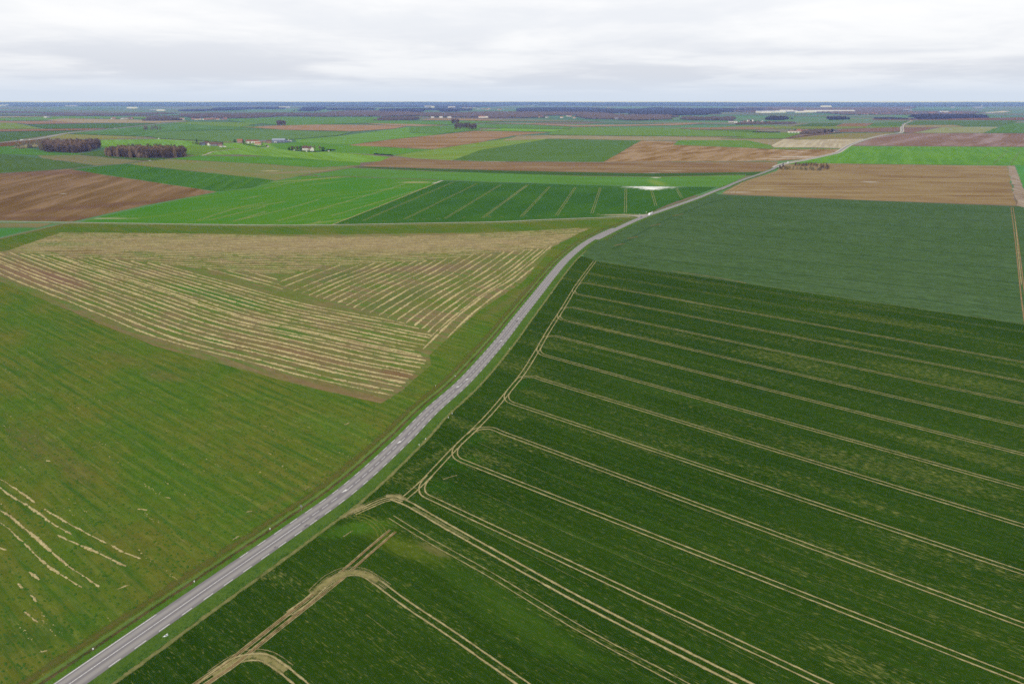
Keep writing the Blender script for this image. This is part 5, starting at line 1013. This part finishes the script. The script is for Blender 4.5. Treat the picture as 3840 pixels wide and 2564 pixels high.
shed('shed', 'tiny white shed right of the silo', G('Z2', 640, 792), 0, 5, 4, 2.4, 'white', 'white', None, 'shed', .3, 1)
# walled farmhouse with the dark hedge
hedge('long dark clipped hedge in front of the walled farmhouse', P('Z2', 590, 940, 700, 958, 900, 976, 1100, 980, 1250, 970, 1450, 952), 2.2, 2.2, z=.2, seed=3)
hedge('dark clipped hedge behind the walled farmhouse tip', P('Z2', 1290, 942, 1370, 945, 1450, 948), 2.0, 2.0, z=.2, seed=4)
EVG('evergreen_tree', 'Z2', 612, 936, 0.62, 'small dark evergreen at the hedge end of the walled farmhouse', seed=7, z=.2)
EVG('evergreen_tree', 'Z2', 820, 950, 1.02, 'big round dark evergreen left of the white farmhouse', seed=8, z=.2, sxy=.95)
EVG('evergreen_tree', 'Z2', 1235, 962, 0.92, 'broad round dark evergreen right of the white farmhouse', seed=9, z=.2, sxy=1.25)
house('house', 'white farmhouse with brown roof among dark evergreens', G('Z2', 905, 952), R(20), 14, 8, 5, 4.4, 'white', 'brown', 4, z=.2)
house('house', 'white gabled farmhouse wing facing the hedge', G('Z2', 1030, 962), R(-70), 15, 9, 4.6, 4.4, 'white', 'brown', 3, z=.2)
house('house', 'low brown-roofed wing joining the white farmhouse', G('Z2', 975, 945), R(5), 14, 7, 4, 3.4, 'cream', 'brown', 3, z=.2)
copse('bare_tree', P('Z2', 650, 940, 770, 948, 770, 935, 660, 930), 9, 0.40, 'leafless garden tree left of the big round evergreen', 'garden trees left of the farmhouse', 43, TWIG, BT, .2, 3)
copse('bare_tree', P('Z2', 880, 948, 1180, 950, 1180, 935, 900, 930), 9, 0.52, 'leafless tree behind the white farmhouse', 'garden trees behind the farmhouse', 44, TWIG2, BT, .2, 4)
for k, (x, y) in enumerate(((930, 978), (705, 960), (1333, 973))): shed('gate_block', ('white gate block in the middle of the dark hedge', 'white gate block at the left of the dark hedge', 'white gate block at the right of the dark hedge')[k], G('Z2', x, y), 0, 3.4, 1.6, 1.5, 'white', 'white', None, 'block', .2, 0)
# tree row along the brown lens field
for k in range(9):
    x = 10+k*62; tree('bare_shrub', G('Z3', x, 902+k*1.3), SB[k % 3], 0.5, 'young leafless shrub in the row edging the brown lens field', 'row of young shrubs', TWIG, 700+k, .3, 1.0, 'shrub')
hedge('brown hedge along the chalk lane bend', P('B', 1190, 540, 1260, 545, 1340, 551), 4, 2.6, HEDG, 5, .3)
# hamlet with the long white barn
shed('barn', 'long white barn with orange roof in the right-hand hamlet', G('Z6', 490, 634), R(-1), 50, 13, 5.0, 'white', 'orange', None, 'barn', .7, 4)
house('house', 'cream house right of the long white barn', G('Z6', 625, 622), R(10), 16, 9, 5, 4, 'cream', 'red', 3, z=.7)
house('house', 'orange-roofed house above the long white barn', G('Z6', 560, 612), R(0), 14, 9, 5.5, 4, 'pink', 'orange', 3, z=.7)
house('house', 'tan house at the foot of the brown tree belt', G('Z6', 705, 618), R(-8), 15, 9, 5, 4, 'tan', 'orange', 3, z=.7)
for k, (x, y, s) in enumerate(((380, 622, .95), (495, 606, .9), (740, 612, 1.0), (1035, 640, 1.35), (1105, 638, 1.15), (1175, 636, 1.55))):
    EVG('evergreen_tree', 'Z6', x, y, s, ('dark evergreen at the left end of the long white barn', 'dark evergreen behind the long white barn', 'dark evergreen over the tan house', 'first dark evergreen of the three at the belt end', 'middle dark evergreen of the three at the belt end', 'tallest dark evergreen next to the white cottages')[k], seed=20+k, z=.7, sxy=.85)
for k in range(3): house('house', ('white cottage next to the tallest evergreen', 'white cottage second from the evergreens', 'white cottage farthest from the evergreens')[k], G('Z6', 1225+k*32, 630-k), R(4), 9, 7, 3.5, 2.6, 'white', 'slate', 2, False, z=.7)
hedge('long brown hedge slanting below the tree belt', P('Z6', 335, 742, 480, 722, 680, 692, 880, 668, 1100, 645, 1340, 627), 5, 4.0, TWIG, 6, .5)
hedge('dark hedge with bushes left of the white-barn hamlet', P('Z5', 2080, 626, 2250, 626, 2349, 628, 'Z6', 0, 630, 210, 628), 6, 4.0, HEDG, 7, .7)
# far hamlet on the plain
shed('barn', 'grey-roofed white barn at the left of the far hamlet', G('Z5', 1705, 440), R(-2), 46, 16, 5.5, 'white', 'slate', None, 'barn', 1.2, 3)
shed('barn', 'small white shed right of the grey-roofed barn', G('Z5', 1760, 462), R(20), 16, 9, 4, 'white', 'white', None, 'barn', 1.2, 1)
for k, (F, x, y, w_, r_) in enumerate((('Z5', 1860, 452, 'white', 'slate'), ('Z5', 1915, 444, 'tan', 'brown'), ('Z5', 1985, 428, 'white', 'red'), ('Z5', 2070, 422, 'white', 'slate'), ('Z5', 2160, 442, 'pink', 'brown'), ('Z5', 2235, 440, 'white', 'slate'), ('Z5', 2300, 458, 'grey', 'slate'), ('Z5', 2000, 458, 'cream', 'brown'), ('Z6', 30, 458, 'white', 'brown'))):
    house('house', 'small house half hidden by trees in the far hamlet', G(F, x, y), R(k*17), 16, 9, 6, 4, w_, r_, 2, k % 2 == 0, 'houses of the far hamlet', z=1.2)
for k, (F, x, y, s) in enumerate((('Z5', 1840, 470, 1.1), ('Z5', 2030, 450, 1.6), ('Z5', 2110, 460, 1.3), ('Z5', 2170, 450, 1.2), ('Z5', 2310, 470, 1.2), ('Z6', 140, 466, 1.2))): EVG('evergreen_tree', F, x, y, s, 'dark evergreen among the trees of the far hamlet', seed=40+k, z=1.0).__setitem__('group', 'evergreens of the far hamlet')
# villages and sheds near the horizon
rsv = random.Random(3)
def village(label, group, spots, w=14, jit=0, walls=('white', 'cream', 'pink', 'tan'), roofs=('red', 'brown', 'slate', 'orange'), z=1.0):
    for (F, x, y) in spots:
        house('house', label, G(F, x, y), R(rsv.uniform(-40, 40)), w*rsv.uniform(.8, 1.4), 9, 5.5, 4, rsv.choice(walls), rsv.choice(roofs), 0, False, group, z=z, door=False)
village('red-roofed house on the near edge of the left village', 'houses of the left village', [('Z1', 960, 396), ('Z1', 1010, 392), ('Z1', 1195, 392), ('Z1', 1265, 395), ('Z1', 1310, 392), ('Z1', 1400, 392), ('Z1', 1440, 394), ('Z1', 1520, 392), ('Z1', 1590, 390), ('Z1', 1650, 394), ('Z1', 1740, 394), ('Z1', 1780, 388), ('Z1', 1570, 372)], 22)
village('pale house on the upper slope of the left village', 'upper houses of the left village', [('Z1', 1150, 306), ('Z1', 1195, 302), ('Z1', 1590, 305), ('Z1', 1630, 300), ('Z1', 1680, 296), ('Z1', 1740, 300), ('Z1', 2030, 298), ('Z1', 2080, 294), ('Z1', 980, 308), ('Z1', 1370, 335)], 26, walls=('white', 'cream'))
village('small house in the hamlet beyond the western wood strip', 'houses of the western hamlet', [('Z0', 2060, 376), ('Z0', 2100, 378), ('Z0', 2250, 378), ('Z0', 2320, 376), ('Z1', 30, 372), ('Z1', 80, 374)], 18)
village('house in the long village near the right horizon', 'houses of the right village', [('Z7', 280+k*48+rsv.randint(-14, 14), 288-rsv.randint(0, 26)) for k in range(20)]+[('Z6', 1680+k*60, 298-rsv.randint(0, 22)) for k in range(10)], 26, z=1.2)
village('pale house in the hamlet before the central forest', 'houses before the central forest', [('Z4', 490, 352), ('Z4', 540, 350), ('Z4', 640, 356), ('Z4', 910, 360), ('Z4', 1020, 330), ('Z4', 1060, 335), ('Z4', 1140, 368), ('Z4', 470, 262), ('Z4', 790, 256), ('Z4', 870, 258)], 22, walls=('white', 'cream'), z=1.2)
village('tiny pale house on the far central plain', 'houses of the far central plain', [('Z3', 1460, 172), ('Z3', 1525, 172), ('Z3', 1585, 174), ('Z3', 1655, 174), ('Z3', 1735, 200), ('Z3', 1820, 200), ('Z3', 1895, 205), ('Z3', 1930, 190), ('Z3', 2120, 210), ('Z3', 970, 142), ('Z3', 1065, 145), ('Z4', 1420, 182), ('Z4', 1520, 178), ('Z4', 1775, 180)], 44, walls=('white', 'cream'), z=1.5)
def sheds(label, group, spots, z=1.2):
    for (F, x, y, w, d, h) in spots: shed('warehouse', label, G(F, x, y), R(rsv.uniform(-8, 8)), w, d, h, rsv.choice(('white', 'white', 'grey')), rsv.choice(('white', 'metal')), group, 'warehouse', z, 0)
sheds('white warehouse of the industrial estate near the right horizon', 'industrial estate sheds', [('Z5', 2230, 262, 110, 60, 10), ('Z5', 2310, 268, 90, 50, 9), ('Z6', 40, 262, 120, 60, 11), ('Z6', 120, 258, 110, 60, 10), ('Z6', 210, 262, 120, 60, 10), ('Z6', 330, 252, 150, 70, 12), ('Z6', 430, 258, 120, 60, 10), ('Z6', 560, 262, 60, 40, 9), ('Z6', 640, 258, 70, 40, 9), ('Z6', 720, 252, 60, 40, 9), ('Z6', 800, 250, 80, 40, 9)])
sheds('very long low white building near the right horizon', None, [('Z6', 1120, 255, 560, 70, 12)])
sheds('bright white shed on the far central plain', 'bright far sheds', [('Z3', 805, 170, 120, 60, 22), ('Z3', 862, 168, 130, 60, 16), ('Z3', 1228, 180, 90, 60, 18), ('Z3', 1256, 182, 100, 60, 20)])
sheds('small white shed at the edge of the central forest', 'sheds before the forest', [('Z3', 893, 358, 22, 14, 7), ('Z3', 1047, 357, 24, 14, 8), ('Z3', 1202, 358, 26, 14, 7), ('Z3', 1880, 355, 24, 14, 7), ('Z4', 1918, 390, 22, 14, 8), ('Z4', 1965, 390, 50, 16, 7), ('Z4', 2095, 395, 20, 14, 6), ('Z4', 2238, 394, 50, 16, 7), ('Z0', 845, 357, 24, 12, 6), ('Z0', 893, 358, 20, 12, 6)])
house('barn', 'white barn with orange roof at the central forest edge', G('Z3', 1790, 357), 0, 44, 14, 7, 5, 'white', 'orange', 0, False, None, 'barn', 1.2, False)
sheds('long pale shed on the left horizon plain', 'pale sheds on the left plain', [('Z0', 45, 134, 330, 80, 14), ('Z0', 1320, 146, 300, 80, 14), ('Z1', 85, 184, 170, 60, 12), ('Z1', 465, 224, 90, 40, 9), ('Z1', 605, 228, 100, 40, 9), ('Z2', 530, 180, 190, 60, 14), ('Z7', 205, 224, 100, 40, 12), ('Z7', 870, 266, 90, 40, 10), ('Z7', 1490, 184, 150, 60, 14), ('Z7', 1035, 178, 70, 40, 12), ('Z6', 1062, 158, 200, 80, 16)])
# water tower on the skyline, thin mast
def tower(pt):
    e = tag(empty('water_tower', (pt[0], pt[1], .5)), 'pale mushroom-shaped water tower near the right horizon', 'water tower')
    V, F = [], []; tube(V, F, (0, 0, 0), (0, 0, 34), 5, 4, 12); link('shaft', mesh('shaft', V, F), pm('tower_concrete', sr(206, 204, 200)), e)
    V, F = [], []; tube(V, F, (0, 0, 30), (0, 0, 38), 5, 14, 14); tube(V, F, (0, 0, 38), (0, 0, 48), 14, 14, 14); tube(V, F, (0, 0, 48), (0, 0, 50), 14, 1, 14); link('tank', mesh('tank', V, F), pm('tower_tank', sr(222, 220, 214)), e)
tower(G('Z7', 1565, 178))
def mast(pt):
    e = tag(empty('radio_mast', (pt[0], pt[1], .5)), 'thin pale radio mast above the industrial estate', 'mast')
    V, F = [], []; tube(V, F, (0, 0, 0), (0, 0, 62), 1.6, .6, 6); link('pole', mesh('pole', V, F), pm('mast_steel', sr(200, 204, 212)), e)
    link('antenna', boxm('antenna', (-2.2, -.8, 52, 2.2, .8, 56)), pm('mast_white', sr(230, 230, 232)), e)
mast(G('Z6', 778, 226))
field('quarry', 'pale chalk quarry strip near the right horizon', P('Z7', 1480, 262, 1700, 268, 2000, 258, 2120, 240, 1950, 232, 1850, 244, 1600, 258), field_mat('quarry_chalk', sr(206, 198, 184), sr(190, 178, 160), 0, speck=0.1), zt('f'))

# ------------------------------------------------------------------ poles, signs, markers
WOODP = plain('pole_wood', sr(112, 104, 92), 0.9, 0.2, 0.5); STEEL = plain('galvanised_steel', sr(168, 172, 174), 0.5, 0.1, 0.5, 0.4, 0.3)
V, F = [], []; tube(V, F, (0, 0, -.3), (0, 0, 9.5), .17, .11, 7); POLE = mesh('pole', V, F); ARM = boxm('crossarm', (-1.1, -.07, 8.8, 1.1, .07, 9.0), (-.95, -.05, 9.0, -.85, .05, 9.2), (.85, -.05, 9.0, .95, .05, 9.2))
for k, (F_, x, y) in enumerate((('A', 155, 692), ('A', 513, 668), ('A', 668, 657), ('A', 1065, 628), ('A', 1440, 592), ('A', 1747, 556), ('Z1', 1295, 1058), ('Z2', 350, 925))):
    p_ = G(F_, x, y); e = tag(empty('utility_pole', (p_[0], p_[1], .2), R(20)), 'slim wooden power pole in the fields left of the farm hamlets', 'pole', 'power poles across the left fields'); link('pole', POLE, WOODP, e); link('crossarm', ARM, WOODP, e)
c, a = road_frame(road_at(G('K', 385, 520)), -4.6)
e = tag(empty('road_sign', (c[0], c[1], .26), a+R(8)), 'grey metal road sign on a post on the west verge', 'sign')
V, F = [], []; tube(V, F, (0, 0, -.2), (0, 0, 2.75), .05, .05, 8); link('post', mesh('post', V, F), STEEL, e)
def tri_panel(x, s, z0, t=.04):
    V = [(x, -s/2, z0), (x, s/2, z0), (x, 0, z0+s*.87)]; V += [(x+t, y, z) for _, y, z in V]; return mesh('sign_panel', V, [(0, 2, 1), (3, 4, 5), (0, 1, 4, 3), (1, 2, 5, 4), (2, 0, 3, 5)])
sp = link('sign_panel', tri_panel(.07, 1.0, 1.8), plain('sign_back', sr(176, 178, 182), .5, .08), e); link('sign_face', tri_panel(.112, .78, 1.88, .01), plain('sign_white', sr(226, 224, 220), .5, .05), sp)
link('bracket', boxm('bracket', (.03, -.22, 2.05, .07, .22, 2.11), (.03, -.14, 2.4, .07, .14, 2.46)), STEEL, e)
for (s_, off, lab) in ((S_JUNC+6, -6.5, 'pale direction sign post at the lane junction'), (S_JUNC+26, -6.0, 'second pale sign post past the lane junction')):
    c, a = road_frame(s_, off); e = tag(empty('road_sign', (c[0], c[1], .15), a), lab, 'sign'); V, F = [], []; tube(V, F, (0, 0, -.1), (0, 0, 2.6), .06, .06, 6); link('post', mesh('post', V, F), STEEL, e); link('sign_panel', boxm('sign_panel', (-.04, -.5, 1.5, .04, .5, 2.6)), pm('sign_pale', sr(214, 222, 196)), e)
# black and white survey target lying on the verge
pt = G('H', 1007, 1273); e = tag(empty('survey_target', (pt[0], pt[1], .21), R(28)), 'white and grey checkered survey target board lying on the verge', 'survey target')
link('board', boxm('board', (-.58, -.58, 0, .58, .58, .03)), plain('target_white', sr(244, 244, 242, 1.0), .6, .02), e)
for q, (sx_, sy_) in enumerate(((1, -1), (-1, 1))): link('dark_quadrant', boxm('dark_quadrant', (min(0, sx_*.5), min(0, sy_*.5), .03, max(0, sx_*.5), max(0, sy_*.5), .034)), pm('target_grey', sr(150, 150, 156)), e)
link('corner_weight', boxm('corner_weight', (.45, -.62, .03, .75, -.38, .11)), pm('weight_stone', sr(190, 200, 196)), e)
MK = boxm('stake', (-.1, -.1, 0, .1, .1, .34)); MKC = boxm('cap', (-.13, -.13, .34, .13, .13, .44))
for k, (F_, x, y) in enumerate((('S', 502, 512), ('S', 376, 628), ('S', 948, 92), ('S', 1022, 16), ('H', 1648, 628), ('H', 1187, 950), ('H', 570, 1362), ('F', 1058, 1068), ('F', 930, 1130), ('F', 1412, 888))):
    p_ = G(F_, x, y); e = tag(empty('marker_post', (p_[0], p_[1], .16)), 'tiny white marker stake in the grass beside the road', 'marker', 'white marker stakes'); link('stake', MK, pm('stake_white', sr(240, 240, 238, 1)), e); link('cap', MKC, pm('stake_white', sr(240, 240, 238, 1)), e)

# ------------------------------------------------------------------ vehicles
TYRE = plain('tyre_rubber', sr(42, 42, 44), .9); RIM = plain('rim_alloy', sr(170, 172, 176), .4, .05, 1, .5, .6); CGL = plain('car_glass', sr(44, 50, 58), .15, .05, 1, .6); LAMP = plain('lamp_lens', sr(220, 216, 206), .2, .05, 1, .6); RLAMP = plain('rear_lamp', sr(150, 40, 36), .3)
def prof_mesh(name, prof, w, taper=0.0, ztop=None):
    """side profile [(x,z)] given width w; upper points drawn in by taper"""
    n = len(prof); zs = [p[1] for p in prof]; z0, z1 = min(zs), max(zs); V = []
    for sg in (-1, 1):
        for x, z in prof: V.append((x, sg*w/2*(1-taper*(z-z0)/(z1-z0+1e-6)), z))
    F = [tuple(range(n)), tuple(range(2*n-1, n-1, -1))]+[(i, i+n, (i+1) % n+n, (i+1) % n) for i in range(n)]
    return mesh(name, V, F)
def vehicle(name, label, pt, rz, z, kind, col, cat):
    e = tag(empty(name, (pt[0], pt[1], z), rz), label, cat); paint = pm('paint_%s' % col, {'white': sr(240, 240, 240, 1), 'silver': sr(176, 172, 190), 'blue': sr(120, 140, 190), 'trailer': sr(240, 240, 238, 1), 'grey': sr(150, 150, 156)}[col], rough=.3, spec=.5, var=.03)
    wx, wr = (1.3, .32)
    if kind == 'car':
        body = [(-2.05, .28), (-2.1, .75), (-1.95, .95), (-1.0, .98), (.9, .95), (1.9, .82), (2.1, .6), (2.08, .28)]; cab = [(-1.75, .95), (-1.35, 1.42), (.05, 1.46), (.95, .95)]; W_, L = 1.76, 2.1
    elif kind == 'van':
        body = [(-2.6, .32), (-2.62, 2.25), (-2.45, 2.42), (1.2, 2.42), (1.95, 1.35), (2.6, 1.1), (2.68, .75), (2.65, .32)]; cab = [(1.0, 1.4), (1.12, 2.2), (1.28, 2.2), (1.86, 1.4)]; W_, L = 1.98, 2.65; wx, wr = 1.7, .36
    else:
        body = [(1.0, .6), (1.0, 3.2), (2.9, 3.0), (3.1, 2.0), (3.2, .6)]; cab = [(2.1, 2.0), (2.1, 2.8), (2.94, 2.7), (3.12, 2.0)]; W_, L = 2.45, 3.2; wx, wr = 2.3, .5
    link('body', prof_mesh('body', body, W_, .06), paint, e); link('windows', prof_mesh('windows', cab, W_*(.93 if kind == 'car' else 1.01), .16 if kind == 'car' else .02), CGL, e)
    if kind == 'car': link('roof', prof_mesh('roof', [(-1.38, 1.40), (-1.3, 1.47), (0.0, 1.50), (.12, 1.43)], W_*.80, .08), paint, e)
    axles = (-wx, wx) if kind != 'truck' else (2.3, -8.4, -7.2, -9.6)
    for ax in axles:
        for sg in (-1, 1):
            V, F = [], []; tube(V, F, (ax, sg*(W_/2-.22), wr), (ax, sg*(W_/2+.01), wr), wr, wr, 12); b = len(V)-12; F.append(tuple(range(b, b+12))); F.append(tuple(range(11, -1, -1))); wq = link('wheel', mesh('wheel', V, F), TYRE, e)
            V, F = [], []; tube(V, F, (ax, sg*(W_/2), wr), (ax, sg*(W_/2+.025), wr), wr*.6, wr*.5, 10); b = len(V)-10; F.append(tuple(range(b, b+10))); link('rim', mesh('rim', V, F), RIM, wq)
    for sg in (-1, 1):
        link('headlight', boxm('headlight', (L-.12, sg*.62-.18, .62, L+.02 if kind != 'truck' else L+.04, sg*.62+.18, .78)), LAMP, e)
        if kind != 'truck': link('tail_light', boxm('tail_light', (-L-.03, sg*.7-.1, .7, -L+.1, sg*.7+.1, .92)), RLAMP, e)
    if kind == 'truck':
        link('trailer', boxm('trailer', (-10.6, -1.27, 1.15, .7, 1.27, 4.0)), pm('trailer_white', sr(242, 242, 240, 1), var=.02), e); link('chassis', boxm('chassis', (-10.4, -.5, .7, 2.2, .5, 1.14)), TYRE, e)
    return e
def drive(name, label, s, off, back, kind, col, cat):
    c, a = road_frame(s, off); return vehicle(name, label, c, a+(math.pi if back else 0), crown(off)-.005, kind, col, cat)
drive('car', 'silver car coming past the lane junction', road_at(G('C', 1432, 1098)), -1.5, True, 'car', 'silver', 'car')
drive('van', 'white van following the silver car towards the junction', road_at(G('C', 1510, 1078)), 1.6, True, 'van', 'white', 'van')
drive('car', 'white car just behind the white van at the junction', road_at(G('C', 1532, 1060)), -1.4, True, 'car', 'white', 'car')
drive('van', 'white van driving past the roadside shrub plot', road_at(G('D', 517, 540)), 1.2, True, 'van', 'white', 'van')
HW = catmull(P('A', -600, 495, 0, 437, 270, 412, 600, 352, 800, 330, 980, 315, 1200, 292, 1450, 265, 1640, 250), 5)
def on_line(line, pt, off=0):
    i = int(np.argmin(np.linalg.norm(line-pt, axis=1))); t = line[min(i+2, len(line)-1)]-line[max(0, i-2)]; n = normals(line); return line[i]+n[i]*off, math.atan2(t[1], t[0])
for F_, x, y, kd, cl_, nm, lab in (('A', 165, 420, 'truck', 'trailer', 'truck', 'white articulated lorry on the highway behind the copse tail'), ('A', 227, 414, 'van', 'white', 'van', 'white van ahead of the lorry on the highway'), ('A', 105, 424, 'van', 'blue', 'van', 'pale blue and white van behind the lorry on the highway'), ('A', 1018, 312, 'van', 'white', 'van', 'lone white van far along the highway')):
    p_, a = on_line(HW, G(F_, x, y), 2); vehicle(nm, lab, p_, a, .77, kd, cl_, kd if kd != 'truck' else 'lorry')
vehicle('car', 'white car on the power-pole lane below the oblong copse', G('A', 1320, 598), R(30), .44, 'car', 'white', 'car')
vehicle('van', 'white van beyond the yellow-green meadow', G('A', 1400, 404), R(5), .6, 'van', 'white', 'van')
vehicle('car', 'silver car on the pale lane by the brown ploughed band', G('B', 2020, 598), R(-4), .54, 'car', 'grey', 'car')
vehicle('van', 'white van parked before the white-barn hamlet', G('D', 443, 268), R(10), 1.0, 'van', 'white', 'van')

# ------------------------------------------------------------------ haze: the air itself
me = boxm('haze', (-38000, -2500, -1.5, 38000, 34500, 125.9)); hz_o = link('haze', me); tag(hz_o, 'thin blue distance haze over the plain', 'haze', None, 'stuff')
m = bpy.data.materials.new('haze_air'); m.use_nodes = True; m.node_tree.nodes.clear(); o_ = m.node_tree.nodes.new('ShaderNodeOutputMaterial'); pv = m.node_tree.nodes.new('ShaderNodeVolumePrincipled')
pv.inputs['Color'].default_value = (*HZ_C, 1); pv.inputs['Absorption Color'].default_value = (1, 1, 1, 1); pv.inputs['Density'].default_value = HZ_D; pv.inputs['Anisotropy'].default_value = 0.0
m.node_tree.links.new(pv.outputs[0], o_.inputs['Volume']); me.materials.append(m)
